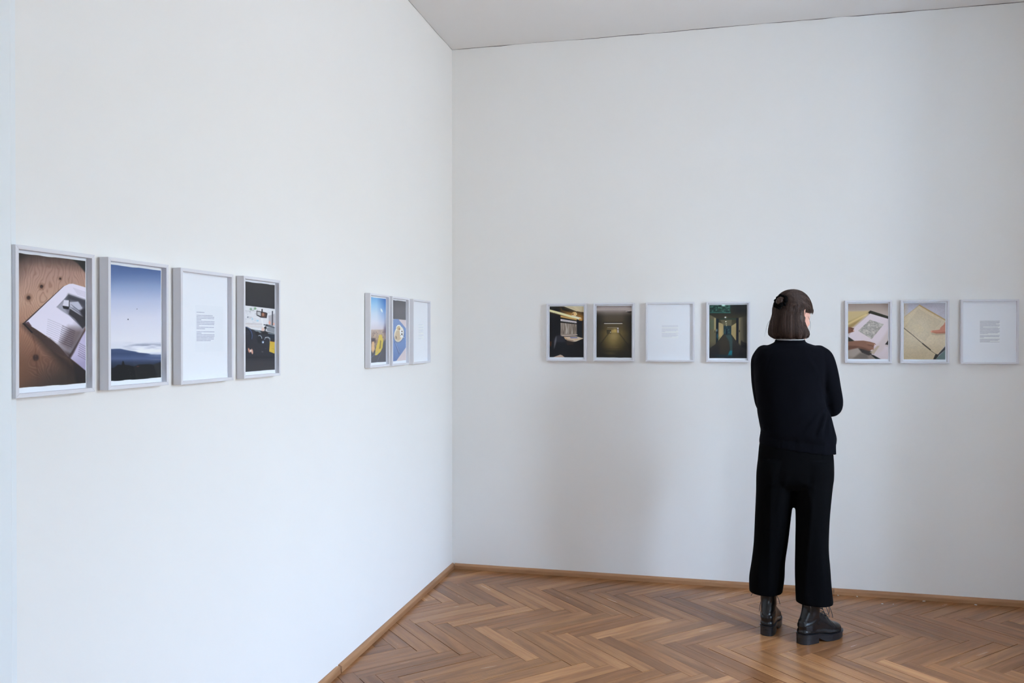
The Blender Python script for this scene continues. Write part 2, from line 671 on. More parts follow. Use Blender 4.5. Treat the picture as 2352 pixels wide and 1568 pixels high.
def seen(x, y):
    dx, dy = x - CAM[0], y - CAM[1]
    dep = -math.sin(YAW) * dx + math.cos(YAW) * dy
    lat = math.cos(YAW) * dx + math.sin(YAW) * dy
    if dep < .5:
        return False
    u = 1176 + 1880 * lat / dep
    v = 774 + 1880 * 1.44 / dep
    return 560 < u < 2560 and v < 1760


TONES = [(1, .97, .93), (1.03, 1, .95), (.86, .82, .78), (1.20, 1.18, 1.13), (.74, .67, .62), (.95, .92, .86), (1.07, 1.0, .88),
         (.88, .81, .75), (1.0, .93, .84), (1.32, 1.31, 1.26), (.80, .73, .68), (.97, .93, .88), (.90, .84, .78)]
planks = []
rest = Geo()
GAP = .0010
for row in range(-2, 11):
    y1 = PY - (row - 1) * YS
    for kx in range(-8, 46):
        xk = PX + kx * XS
        B = (xk, y1)
        d1 = ((xk, y1), (-R2, R2))
        for kind in (0, 1):
            if kind == 0:     # runs down to the right; corner B is its lowest point
                o, e, s = np.array(B), np.array((-R2, R2)), np.array((R2, R2))
            else:             # runs down to the left
                o = np.array((xk + PW * R2, y1 + PW * R2))
                e, s = np.array((-R2, -R2)), np.array((R2, -R2))
            g0, g1 = GAP * random.uniform(.3, 1.3), GAP * random.uniform(.3, 1.3)
            if random.random() < .16:
                g0 += .0018
            if random.random() < .05:
                g1 += .0020
            poly = [o + e * g1 + s * g0, o + e * (PL - g1 * .5) + s * g0, o + e * (PL - g1 * .5) + s * (PW - g0 * .4), o + e * g1 + s * (PW - g0 * .4)]
            poly = [tuple(p) for p in poly]
            for ax, val, kg in ((0, .006, True), (0, ROOM_X - .006, False), (1, ROOM_Y + .006, True), (1, -.006, False)):
                poly = clip(poly, ax, val, kg)
                if len(poly) < 3:
                    break
            if len(poly) < 3:
                continue
            c = np.mean(poly, axis=0)
            area = .5 * abs(sum(poly[i][0] * poly[(i + 1) % len(poly)][1] - poly[(i + 1) % len(poly)][0] * poly[i][1] for i in range(len(poly))))
            if area < 2e-5:
                continue
            dist = math.hypot(c[0] - 1.9, c[1] + 1.2)
            planks.append((seen(*c), dist, poly, c, e, s))

planks.sort(key=lambda p: (not p[0], p[1]))


def plank_mesh(poly, c, e, s, dz):
    """local x along the plank; eased upper edges"""
    L = [((p[0] - c[0]) * e[0] + (p[1] - c[1]) * e[1], (p[0] - c[0]) * s[0] + (p[1] - c[1]) * s[1]) for p in poly]
    ar = sum(L[i][0] * L[(i + 1) % len(L)][1] - L[(i + 1) % len(L)][0] * L[i][1] for i in range(len(L)))
    if ar < 0:
        L = L[::-1]
    n = len(L)
    q = .0007
    cx = np.mean(L, axis=0)
    inner = []
    for i in range(n):
        a, b, d = np.array(L[i - 1]), np.array(L[i]), np.array(L[(i + 1) % n])
        n1 = np.array((-(b - a)[1], (b - a)[0])); n1 /= np.linalg.norm(n1) + 1e-9
        n2 = np.array((-(d - b)[1], (d - b)[0])); n2 /= np.linalg.norm(n2) + 1e-9
        m = n1 + n2
        m /= max(.35, (m @ n1))
        inner.append(b + m * q)
    v = [(x, y, -.022) for x, y in L] + [(x, y, dz - q * .6) for x, y in L] + [(p[0], p[1], dz) for p in inner]
    f = [tuple(range(2 * n, 3 * n))]
    for i in range(n):
        j = (i + 1) % n
        f += [(i, j, j + n, i + n), (i + n, j + n, j + 2 * n, i + 2 * n)]
    return v, f


NSEEN = 290
for i, (sn, dist, poly, c, e, s) in enumerate(planks):
    dz = random.uniform(-.0007, .0003)
    if i < NSEEN:
        v, f = plank_mesh(poly, c, e, s, dz)
        me = mesh('plank', v, f, M_PLANK)
        ob = bpy.data.objects.new('plank', me)
        COL.objects.link(ob)
        ob.parent = floor
        z3 = np.cross((*e, 0), (*s, 0))
        up = 1 if z3[2] > 0 else -1
        if up < 0:
            vv = getv(me)
            vv[:, 1] *= -1
            setv(me, vv)
            me.flip_normals()
        ss = s * up
        tilt = Matrix.Rotation(random.uniform(-.0016, .0016), 4, 'X') @ Matrix.Rotation(random.uniform(-.0006, .0006), 4, 'Y')
        ob.matrix_local = Matrix(((e[0], ss[0], 0, c[0]), (e[1], ss[1], 0, c[1]), (0, 0, 1, 0), (0, 0, 0, 1))) @ tilt
        t = np.array(random.choice(TONES)) * random.uniform(.93, 1.07)
        ob['tone'] = [float(a) for a in t]
        ob['figure'] = float(random.random() < .22) * random.uniform(.15, .4)
    else:
        v, f = plank_mesh(poly, c, e, s, dz)
        Mw = np.array([[e[0], s[0]], [e[1], s[1]]])
        vw = [(c[0] + Mw[0] @ np.array(p[:2]), c[1] + Mw[1] @ np.array(p[:2]), p[2]) for p in v]
        if np.cross((*e, 0), (*s, 0))[2] < 0:
            f = [q[::-1] for q in f]
        rest.add(vw, f)
M_PLANKFAR = wood('parquet_far', srgb(166, 116, 72), srgb(130, 86, 54), False, .22)
link('plank_field', rest.me('plank_field', M_PLANKFAR), floor, kind='stuff')

# ------------------------------------------------------------------ flat prints: a tiny painter working per grid vertex
PAPER = (211, 217, 231)      # how the photograph shows lit white paper
ILLUM = lin((212, 215, 223)) / np.array((.92, .925, .94))


class Pic:
    """quad: print corners TL TR BR BL in coordinates of a picture crop; painting happens in those coordinates"""
    def __init__(s, quad, nx, ny, base):
        s.nx, s.ny = nx, ny
        u, v = np.meshgrid(np.linspace(0, 1, nx), np.linspace(0, 1, ny))
        s.u, s.v = u, v
        src = [(0, 0), (1, 0), (1, 1), (0, 1)]
        A, b = [], []
        for (x, y), (X, Y) in zip(src, quad):
            A += [[x, y, 1, 0, 0, 0, -X * x, -X * y], [0, 0, 0, x, y, 1, -Y * x, -Y * y]]
            b += [X, Y]
        h = np.linalg.solve(np.array(A, float), np.array(b, float))
        dn = h[6] * u + h[7] * v + 1
        s.X = (h[0] * u + h[1] * v + h[2]) / dn
        s.Y = (h[3] * u + h[4] * v + h[5]) / dn
        s.C = np.empty((ny, nx, 3))
        s.C[:] = base

    def mix(s, col, m):
        m = np.clip(m, 0, 1)[..., None]
        s.C = s.C * (1 - m) + np.asarray(col, float) * m

    def mul(s, k):
        s.C = s.C * (k[..., None] if np.ndim(k) == 2 else np.asarray(k))

    def grad(s, stops, coord=None, alpha=1):
        c = s.Y if coord is None else coord
        xs = [a for a, _ in stops]
        g = np.stack([np.interp(c, xs, [q[i] for _, q in stops]) for i in range(3)], -1)
        a = alpha[..., None] if np.ndim(alpha) == 2 else alpha
        s.C = s.C * (1 - a) + g * a

    def sd(s, pts):
        P = np.asarray(pts, float)
        n = len(P)
        best = np.full(s.X.shape, 1e18)
        inside = np.zeros(s.X.shape, bool)
        for i in range(n):
            a, b = P[i], P[(i + 1) % n]
            ex, ey = b - a
            wx, wy = s.X - a[0], s.Y - a[1]
            t = np.clip((wx * ex + wy * ey) / (ex * ex + ey * ey + 1e-9), 0, 1)
            best = np.minimum(best, (wx - ex * t) ** 2 + (wy - ey * t) ** 2)
            c1 = (a[1] > s.Y) != (b[1] > s.Y)
            xi = a[0] + (s.Y - a[1]) * ex / (ey if abs(ey) > 1e-9 else 1e-9)
            inside ^= c1 & (s.X < xi)
        d = np.sqrt(best)
        return np.where(inside, d, -d)

    def poly(s, pts, col, blur=2., alpha=1.):
        m = np.clip(s.sd(pts) / blur + .5, 0, 1) * alpha
        s.mix(col, m)
        return m

    def line(s, pts, col, wdt=3., blur=2., alpha=1.):
        P = np.asarray(pts, float)
        best = np.full(s.X.shape, 1e18)
        for i in range(len(P) - 1):
            a, b = P[i], P[i + 1]
            ex, ey = b - a
            wx, wy = s.X - a[0], s.Y - a[1]
            t = np.clip((wx * ex + wy * ey) / (ex * ex + ey * ey + 1e-9), 0, 1)
            best = np.minimum(best, (wx - ex * t) ** 2 + (wy - ey * t) ** 2)
        s.mix(col, np.clip((wdt / 2 - np.sqrt(best)) / blur + .5, 0, 1) * alpha)

    def ell(s, cx, cy, rx, ry, col, ang=0., blur=.15, alpha=1.):
        c, q = math.cos(math.radians(ang)), math.sin(math.radians(ang))
        a = ((s.X - cx) * c + (s.Y - cy) * q) / rx
        b = (-(s.X - cx) * q + (s.Y - cy) * c) / ry
        s.mix(col, np.clip((1 - np.sqrt(a * a + b * b)) / blur + .5, 0, 1) * alpha)

    def glow(s, cx, cy, rx, ry, col, alpha=1.):
        s.mix(col, np.exp(-(((s.X - cx) / rx) ** 2 + ((s.Y - cy) / ry) ** 2)) * alpha)

    def nz(s, sx, sy, seed=0, ang=0):
        c, q = math.cos(math.radians(ang)), math.sin(math.radians(ang))
        a = (s.X * c + s.Y * q) / sx
        b = (-s.X * q + s.Y * c) / sy
        return .6 * vnoise(a, b, seed) + .3 * vnoise(a * 2.1, b * 2.1, seed + 1) + .15 * vnoise(a * 4.3, b * 4.3, seed + 2)

    def textlines(s, p0, along, down, n, length, pitch, col, wdt, seed, blur=2., alpha=.8, skip=()):
        r = random.Random(seed)
        a = np.array(along, float); a /= np.linalg.norm(a)
        d = np.array(down, float); d /= np.linalg.norm(d)
        for i in range(n):
            if i in skip:
                continue
            o = np.array(p0, float) + d * pitch * i
            L = (length(i) if callable(length) else length)
            x = 0
            while x < L:
                wd = r.uniform(.04, .12) * (length(0) if callable(length) else length)
                e = min(L, x + wd)
                s.line([o + a * x, o + a * e], col, wdt, blur, alpha * r.uniform(.75, 1))
                x = e + wdt * 1.0

    def deckle(s, amt, seed):
        """torn top and bottom edge of the picture area"""
        n1 = .5 + .5 * vnoise(s.u * 7, s.u * 0 + .3, seed)
        n2 = .5 + .5 * vnoise(s.u * 6, s.u * 0 + 5.3, seed + 1)
        e = .7 / s.ny * 1.3
        s.mix(PAPER, np.clip((amt * n1 - s.v) / e + .5, 0, 1))
        s.mix(PAPER, np.clip((amt * n2 - (1 - s.v)) / e + .5, 0, 1))


M_PRINT = NT('printed_paper')
_a = M_PRINT.n('ShaderNodeAttribute', attribute_name='ink')
M_PRINT.l(_a.outputs['Color'], M_PRINT.b.inputs['Base Color'])
M_PRINT.set(Roughness=.55)
M_PRINT.b.inputs['Specular IOR Level'].default_value = .25
M_PRINT = M_PRINT.m


def print_mesh(pic, x0, x1, z0, z1, y):
    nx, ny = pic.nx, pic.ny
    X = x0 + (x1 - x0) * pic.u
    Z = z1 + (z0 - z1) * pic.v
    v = np.stack([X, np.full_like(X, y), Z], -1).reshape(-1, 3)
    idx = np.arange(nx * ny).reshape(ny, nx)
    f = np.stack([idx[1:, :-1], idx[1:, 1:], idx[:-1, 1:], idx[:-1, :-1]], -1).reshape(-1, 4)
    me = bpy.data.meshes.new('print')
    me.vertices.add(len(v)); me.vertices.foreach_set('co', v.ravel())
    me.loops.add(f.size); me.loops.foreach_set('vertex_index', f.ravel().astype(np.int32))
    me.polygons.add(len(f))
    me.polygons.foreach_set('loop_start', np.arange(0, f.size, 4, dtype=np.int32))
    me.update(calc_edges=True)
    at = me.color_attributes.new('ink', 'FLOAT_COLOR', 'POINT')
    C_ = np.clip(pic.C, 0, 255)
    C_ = C_ * .86 + C_.mean(-1, keepdims=True) * .14
    c = np.clip(lin(C_) / ILLUM, 0, .955)
    rgba = np.ones((nx * ny, 4)); rgba[:, :3] = c.reshape(-1, 3)
    at.data.foreach_set('color', rgba.astype(np.float32).ravel())
    me.materials.append(M_PRINT)
    return me


# ---- the pictures, painted in the coordinates of close-up views
def pic_book():
    p = Pic([(168, 222), (744, 298), (737, 1338), (166, 1377)], 200, 390, (150, 108, 92))
    n = p.nz(260, 420, 1)
    p.grad([(200, (110, 84, 78)), (420, (160, 124, 114)), (640, (178, 139, 120)), (900, (152, 106, 86)), (1150, (100, 66, 52)), (1390, (62, 44, 40))])
    # plywood figure: contour bands that bend round the knots
    f = (p.X * .60 + 62 * n + 48 * p.nz(120, 220, 9)) / 17
    for kx, ky, s, a in ((265, 610, 120, 3.2), (372, 515, 130, 3.0), (322, 1120, 150, 5.0), (520, 330, 150, 2.2), (530, 450, 90, 1.2), (690, 400, 60, 1.6)):
        f = f + a * np.exp(-(((p.X - kx) / s) ** 2 + ((p.Y - ky) / (s * 1.55)) ** 2))
    band = np.abs(np.sin(f * PI))
    p.mix((126, 86, 72), (.50 - band) * 1.0)
    p.mix((196, 152, 126), np.clip(band - .8, 0, 1) * .8)
    p.mix((120, 74, 44), np.clip((p.Y - 850) / 400, 0, 1) * np.clip((420 - p.X) / 250, 0, 1) * .45)
    for kx, ky, r in ((265, 610, 15), (374, 515, 13), (322, 1118, 24), (531, 449, 8)):
        p.ell(kx, ky, r * 1.9, r * 2.2, (100, 62, 46), 0, .9, .5)
        p.ell(kx, ky, r, r * 1.1, (44, 26, 22), 0, .6, .95)
    p.line([(322, 1130), (335, 1240), (330, 1377)], (80, 46, 34), 12, 10, .5)
    p.line([(322, 1110), (318, 1010), (300, 940)], (96, 56, 40), 10, 10, .5)
    p.line([(268, 620), (282, 665)], (110, 70, 54), 5, 4, .6)
    p.line([(376, 520), (388, 545)], (110, 70, 54), 5, 4, .6)
    # dark corners
    p.mix((30, 30, 28), np.clip(1 - ((p.X - 166) / 150 + (p.Y - 225) / 110), 0, 1) * .95)
    p.mix((38, 32, 30), np.clip(1.35 - ((p.X - 140) / 230 + (p.Y - 200) / 300), 0, 1) * .6)
    p.mix((40, 34, 32), np.clip((330 + .13 * (p.X - 168) - p.Y) / 110, 0, 1) * .6)
    p.poly([(610, 270), (680, 320), (760, 420), (760, 270)], (38, 38, 38), 14)
    p.mix((44, 36, 34), np.clip((p.Y - 1080) / 260 + (p.X - 520) / 330, 0, 1) * .85)
    # book shadow on the wood
    p.poly([(215, 845), (330, 905), (470, 1030), (600, 1140), (740, 1270), (740, 1345), (600, 1250), (470, 1120), (340, 980)], (44, 32, 30), 70, .9)
    p.poly([(640, 1180), (760, 1230), (760, 1345), (660, 1345)], (28, 26, 26), 26, .9)
    # cover edge, page block
    p.poly([(210, 832), (558, 512), (570, 520), (240, 842)], (58, 42, 48), 4)
    p.poly([(212, 830), (245, 812), (330, 880), (430, 950), (520, 1020), (560, 1060), (612, 1132), (560, 1110), (470, 1060), (340, 950)], (62, 44, 42), 6)
    p.poly([(212, 828), (226, 826), (300, 905), (290, 912)], (24, 20, 26), 5)
    # left page
    page = [(238, 822), (560, 515), (605, 494), (636, 492), (760, 530), (760, 800), (735, 870), (640, 1080), (600, 1118), (560, 1072), (520, 1024), (440, 955), (330, 880)]
    m = p.poly(page, (206, 202, 226), 4)
    p.C = p.C * (1 - m[..., None] * np.clip((p.X * .78 + p.Y * .62 - 1000) / 330, 0, .78)[..., None])
    p.poly([(238, 820), (262, 812), (290, 850), (270, 850)], (72, 44, 52), 6, .9)
    p.poly([(440, 955), (560, 1060), (640, 1100), (700, 960), (735, 872), (760, 800), (760, 880), (640, 1110), (600, 1120)], (64, 46, 46), 26, .8)
    p.poly([(600, 860), (700, 880), (720, 905), (655, 1030), (590, 1060), (520, 1010)], (92, 74, 78), 60, .75)
    # photograph printed on the page
    ph = [(500, 690), (600, 582), (760, 640), (760, 830), (715, 875), (600, 760)]
    p.poly(ph, (112, 112, 132), 5)
    p.poly([(600, 582), (760, 640), (760, 740), (680, 650), (580, 625)], (58, 58, 70), 30, .95)
    p.poly([(500, 690), (555, 640), (560, 690), (600, 760), (545, 725)], (150, 150, 172), 16, .9)
    p.poly([(560, 630), (606, 635), (604, 690), (550, 678)], (196, 196, 216), 8)
    p.poly([(548, 680), (604, 688), (600, 712), (556, 704)], (26, 24, 28), 5)
    p.poly([(606, 650), (680, 645), (715, 700), (700, 740), (640, 700), (612, 690)], (172, 174, 196), 8)
    p.line([(606, 634), (604, 686)], (30, 30, 36), 6, 5)
    for i in range(4):
        p.line([(620 + i * 8, 668 + i * 9), (690 + i * 5, 722 + i * 6)], (96, 98, 120), 4, 4, .8)
    p.line([(612, 700), (740, 790)], (196, 196, 214), 7, 6, .9)
    p.poly([(610, 705), (760, 800), (760, 830), (715, 875), (650, 790), (600, 750)], (40, 38, 44), 10, .9)
    p.poly([(690, 720), (760, 690), (760, 800), (720, 790)], (34, 32, 38), 20, .9)
    p.textlines((425, 792), (1, .43), (-.10, 1), 10, 215, 17.5, (120, 110, 132), 3.5, 5, 4, .45)
    p.textlines((545, 850), (1, .45), (-.22, 1), 9, 118, 17.0, (54, 44, 60), 4.5, 6, 4, .8)
    p.textlines((640, 530), (1, .36), (.5, .8), 5, 110, 15, (150, 144, 168), 3.5, 8, 3, .6)
    # right page
    p.poly([(604, 1120), (650, 1040), (720, 920), (760, 850), (760, 1250), (738, 1232), (680, 1180)], (176, 168, 204), 8)
    p.mix((132, 124, 166), np.clip((p.X * .3 + p.Y - 1290) / 90, 0, 1) * np.clip(p.sd([(604, 1120), (760, 850), (760, 1250)]) / 4, 0, 1) * .6)
    p.poly([(590, 1120), (640, 1040), (725, 900), (745, 880), (700, 960), (640, 1080), (610, 1130)], (50, 36, 38), 12, .85)
    p.textlines((690, 1000), (1, .58), (-.15, 1), 7, 120, 17, (84, 76, 104), 5, 12, 4, .75)
    p.poly([(604, 1128), (738, 1236), (760, 1258), (760, 1345), (690, 1345), (640, 1180)], (36, 28, 30), 16, .85)
    p.deckle(.006, 3)
    return p


def pic_sky():
    p = Pic([(962, 325), (1388, 376), (1380, 1293), (956, 1323)], 150, 340, (200, 200, 220))
    p.grad([(320, (58, 84, 140)), (400, (76, 102, 158)), (520, (126, 146, 192)), (640, (168, 178, 212)), (780, (194, 197, 220)), (980, (206, 208, 224)), (1010, (200, 204, 222))])
    r = np.sqrt(((p.X - 1190) / 330) ** 2 + ((p.Y - 780) / 520) ** 2)
    p.mix((86, 110, 166), np.clip(r - .72, 0, 1) * np.clip((1000 - p.Y) / 500, 0, 1) * 1.1)
    n = p.nz(120, 22, 5)
    # thin clouds
    m = np.exp(-((p.Y - 1022 - 8 * n) / 26.) ** 2) * np.clip(n * 1.5 + .2, 0, 1) * np.clip((p.X - 1060) / 120, 0, 1)
    p.mix((112, 120, 150), m * .9)
    p.mix((232, 234, 242), np.exp(-((p.Y - 1062 - 10 * n) / 18.) ** 2) * np.clip((p.X - 1130) / 100, 0, 1) * .9)
    top = 1040 + 50 * np.clip((p.X - 1050) / 250, 0, 1) + 9 * n
    p.grad([(1030, (62, 80, 122)), (1090, (48, 66, 108)), (1130, (66, 84, 128)), (1160, (42, 54, 86)), (1220, (24, 30, 46)), (1323, (16, 18, 22))],
           alpha=np.clip((p.Y - top) / 8, 0, 1))
    p.mix((110, 126, 166), np.exp(-((p.Y - 1102 - 6 * n) / 12.) ** 2) * np.clip((p.X - 1240) / 100, 0, 1) * .6)
    p.mix((120, 122, 150), np.exp(-((p.Y - 1140 - 5 * n) / 4.) ** 2) * np.clip((p.X - 1260) / 60, 0, 1) * .5)
    p.poly([(940, 1220), (1000, 1205), (1030, 1180), (1060, 1182), (1068, 1150), (1076, 1150), (1086, 1182), (1120, 1186), (1160, 1196), (1200, 1180), (1300, 1176), (1330, 1190), (1345, 1290), (1340, 1340), (940, 1340)], (15, 16, 20), 8, .97)
    p.poly([(1320, 1180), (1400, 1150), (1400, 1340), (1340, 1340), (1345, 1260)], (36, 36, 40), 10, .9)
    p.ell(1116, 797, 5, 6, (52, 60, 84)); p.ell(1190, 709, 4, 4, (90, 98, 124))
    p.ell(1192, 1195, 12, 5, (96, 50, 52), 0, .8, .7)
    for i in range(14):
        p.ell(RNG.uniform(1100, 1330), RNG.uniform(1210, 1290), 2.5, 2.5, (70, 70, 74), 0, 1, .5)
    p.deckle(.007, 8)
    return p


def pic_car():
    p = Pic([(149, 155), (558, 212), (545, 1382), (140, 1405)], 104, 270, (44, 44, 50))
    p.mix((54, 52, 54), np.clip((420 - p.Y) / 300, 0, 1) * .6)
    p.mix((34, 36, 44), np.exp(-((p.Y - 500) / 24.) ** 2) * .6)
    # windscreen
    ws_ = [(130, 488), (570, 550), (570, 890), (420, 850), (300, 830), (250, 820), (130, 780)]
    p.poly(ws_, (200, 203, 214), 4)
    n = p.nz(30, 22, 4)
    p.mix((150, 152, 166), np.clip(n - .15, 0, 1) * ((p.Y > 560) & (p.Y < 720) & (p.X < 330)) * 1.3)
    p.mix((176, 178, 190), np.clip(-n - .1, 0, 1) * np.clip(p.sd(ws_) / 4, 0, 1) * .8)
    p.mix((178, 168, 174), np.exp(-((p.Y - 735 - p.X * .05) / 10.) ** 2) * (p.X < 400) * .7)
    p.mix((196, 190, 194), np.exp(-((p.Y - 770 - p.X * .05) / 16.) ** 2) * (p.X < 400) * .7)
    p.ell(245, 545, 15, 17, (128, 156, 140), -20, .5); p.ell(300, 537, 17, 16, (120, 158, 128), 20, .5)
    p.line([(255, 560), (275, 566), (290, 550)], (90, 110, 100), 4, 4)
    p.ell(262, 680, 8, 14, (130, 180, 206), 0, .8, .8); p.ell(330, 705, 16, 12, (140, 190, 214), 0, .8, .8)
    p.ell(205, 655, 9, 10, (84, 90, 110), 0, .8, .8)
    # buildings to the right
    p.poly([(470, 640), (560, 610), (560, 790), (480, 770)], (150, 146, 158), 16, .8)
    p.line([(524, 580), (520, 770)], (50, 52, 64), 13, 6)
    p.ell(485, 735, 13, 26, (214, 150, 132), 0, .8, .9); p.ell(540, 755, 12, 16, (212, 150, 128), 0, .8, .9)
    p.poly([(440, 800), (570, 800), (570, 890), (450, 850)], (116, 122, 134), 14, .9)
    p.poly([(440, 755), (480, 765), (560, 800), (560, 815), (430, 785)], (56, 62, 74), 6, .8)
    # rear mirror
    p.line([(390, 552), (390, 585)], (24, 24, 28), 15, 4)
    p.poly([(318, 566), (440, 594), (458, 606), (448, 672), (372, 664), (318, 632)], (36, 36, 42), 6)
    p.poly([(326, 578), (372, 588), (372, 645), (326, 622)], (186, 190, 200), 5, .9)
    p.poly([(380, 592), (440, 606), (434, 660), (376, 650)], (96, 62, 52), 8, .9)
    p.ell(402, 622, 14, 24, (168, 112, 88), 0, .6, .9)
    p.line([(384, 672), (392, 740), (404, 800)], (220, 220, 224), 8, 6, .9)
    p.ell(398, 830, 20, 30, (208, 176, 170), 0, .6, .9)
    # dashboard
    p.poly([(130, 780), (200, 790), (250, 822), (330, 850), (470, 880), (570, 905), (570, 1420), (130, 1420)], (40, 41, 52), 6)
    p.poly([(270, 825), (340, 838), (480, 878), (570, 890), (570, 900), (470, 888), (330, 866)], (128, 146, 160), 6, .8)
    p.poly([(360, 850), (440, 850), (470, 890), (400, 895)], (26, 24, 30), 8, .9)
    p.ell(430, 805, 16, 18, (26, 26, 32)); p.line([(412, 762), (460, 772)], (40, 42, 52), 12, 5); p.line([(428, 820), (424, 860)], (26, 26, 32), 12, 5)
    p.poly([(480, 890), (570, 915), (570, 965), (480, 940)], (30, 42, 60), 6, .9)
    # steering wheel
    t = np.linspace(-110, 20, 30)
    W = [(150 + 108 * math.cos(math.radians(a)), 910 + 125 * math.sin(math.radians(a))) for a in t]
    p.poly([(130, 790)] + W + [(130, 960)], (38, 39, 50), 6)
    p.line(W, (60, 92, 152), 9, 6, .9)
    p.line([(a - 14, b + 6) for a, b in W], (28, 30, 42), 18, 6, .9)
    p.line([(144, 950), (158, 960), (162, 985), (156, 1015), (146, 1022)], (176, 182, 192), 6, 4, .9)
    p.line([(160, 870), (220, 850)], (70, 74, 92), 5, 4, .7); p.line([(160, 900), (228, 880)], (64, 66, 84), 5, 4, .6)
    p.ell(322, 880, 26, 26, (24, 24, 32), 0, .4); p.ell(358, 960, 40, 60, (28, 29, 38), 0, .4)
    p.line([(340, 912), (362, 908), (378, 928), (382, 948)], (170, 184, 204), 8, 5, .9)
    p.line([(418, 965), (432, 935), (462, 930), (488, 950), (486, 1010)], (150, 166, 188), 7, 5, .9)
    p.line([(424, 940), (470, 942), (478, 958)], (220, 226, 232), 5, 4, .9)
    p.ell(396, 1000, 14, 18, (120, 150, 196), 0, .7, .9); p.ell(399, 1002, 6, 9, (210, 220, 236))
    p.poly([(486, 990), (548, 1000), (544, 1160), (476, 1130)], (198, 166, 52), 6)
    p.line([(488, 990), (550, 1004)], (180, 80, 50), 5, 4, .8)
    p.line([(510, 1090), (545, 1100)], (150, 126, 60), 5, 4, .6)
    p.ell(216, 1110, 11, 34, (196, 132, 112), -15, .5, .95); p.ell(255, 1125, 12, 36, (206, 150, 132), -8, .5, .95); p.ell(236, 1115, 10, 18, (224, 204, 200), 0, .5, .95)
    p.ell(388, 1132, 12, 8, (90, 92, 104), 20, .8, .7); p.ell(170, 1098, 18, 8, (50, 70, 86), 20, .9, .8); p.ell(430, 1090, 8, 6, (70, 78, 92), 0, .8, .6)
    p.mix((34, 34, 42), np.exp(-((p.Y - 1205) / 14.) ** 2) * .7)
    p.mix((66, 64, 68), np.clip((p.Y - 1215) / 60, 0, 1) * .45)
    p.deckle(.006, 15)
    return p


def pic_field():
    p = Pic([(337, 275), (562, 310), (560, 1252), (338, 1265)], 70, 240, (150, 180, 220))
    p.grad([(270, (96, 160, 220)), (400, (140, 186, 226)), (520, (180, 200, 226)), (660, (200, 204, 224)), (770, (196, 190, 204))])
    p.mix((52, 104, 190), np.clip((p.X - 440) / 110, 0, 1) * np.clip((760 - p.Y) / 460, 0, 1) * .95)
    p.mix((110, 112, 150), np.clip((p.X - 530) / 30, 0, 1) * np.clip((p.Y - 500) / 200, 0, 1) * .7)
    p.ell(505, 485, 10, 30, (216, 224, 236), -20, .8, .9)
    n = p.nz(18, 26, 6)
    p.grad([(770, (176, 160, 158)), (850, (170, 150, 140)), (930, (150, 128, 116)), (1040, (132, 116, 108)), (1265, (90, 92, 104))], alpha=np.clip((p.Y - 766) / 10, 0, 1))
    p.mix((110, 92, 88), np.clip(n, 0, 1) * np.clip((p.Y - 780) / 30, 0, 1) * .8)
    p.mix((206, 176, 130), np.clip(-n - .1, 0, 1) * np.clip((p.Y - 760) / 30, 0, 1) * .9)
    p.mix((84, 66, 92), np.clip((p.X - 515) / 40, 0, 1) * np.exp(-((p.Y - 790) / 70.) ** 2) * .8)
    p.poly([(330, 1110), (420, 1080), (470, 1040), (520, 960), (570, 900), (570, 1280), (330, 1280)], (84, 86, 98), 20, .95)
    p.poly([(350, 890), (420, 900), (425, 960), (370, 980)], (72, 64, 78), 20, .7)
    p.poly([(338, 950), (360, 980), (350, 1060), (338, 1070)], (62, 56, 66), 10, .7)
    p.poly([(376, 950), (405, 945), (410, 1060), (388, 1120), (368, 1060)], (216, 176, 132), 8, .9)
    p.poly([(470, 850), (505, 846), (525, 940), (515, 1040), (490, 1100), (440, 1150), (415, 1150), (425, 1060), (450, 960)], (206, 182, 74), 8, .95)
    p.poly([(485, 930), (500, 940), (492, 1050), (470, 1060)], (120, 100, 62), 8, .8)
    p.ell(450, 1080, 24, 26, (202, 172, 86), 0, .6, .9)
    p.ell(352, 1085, 14, 30, (206, 176, 134), 0, .6, .8)
    p.line([(350, 1200), (450, 1100)], (96, 130, 190), 5, 5, .7); p.line([(440, 1250), (500, 1110)], (104, 124, 168), 5, 5, .5)
    p.deckle(.007, 21)
    return p


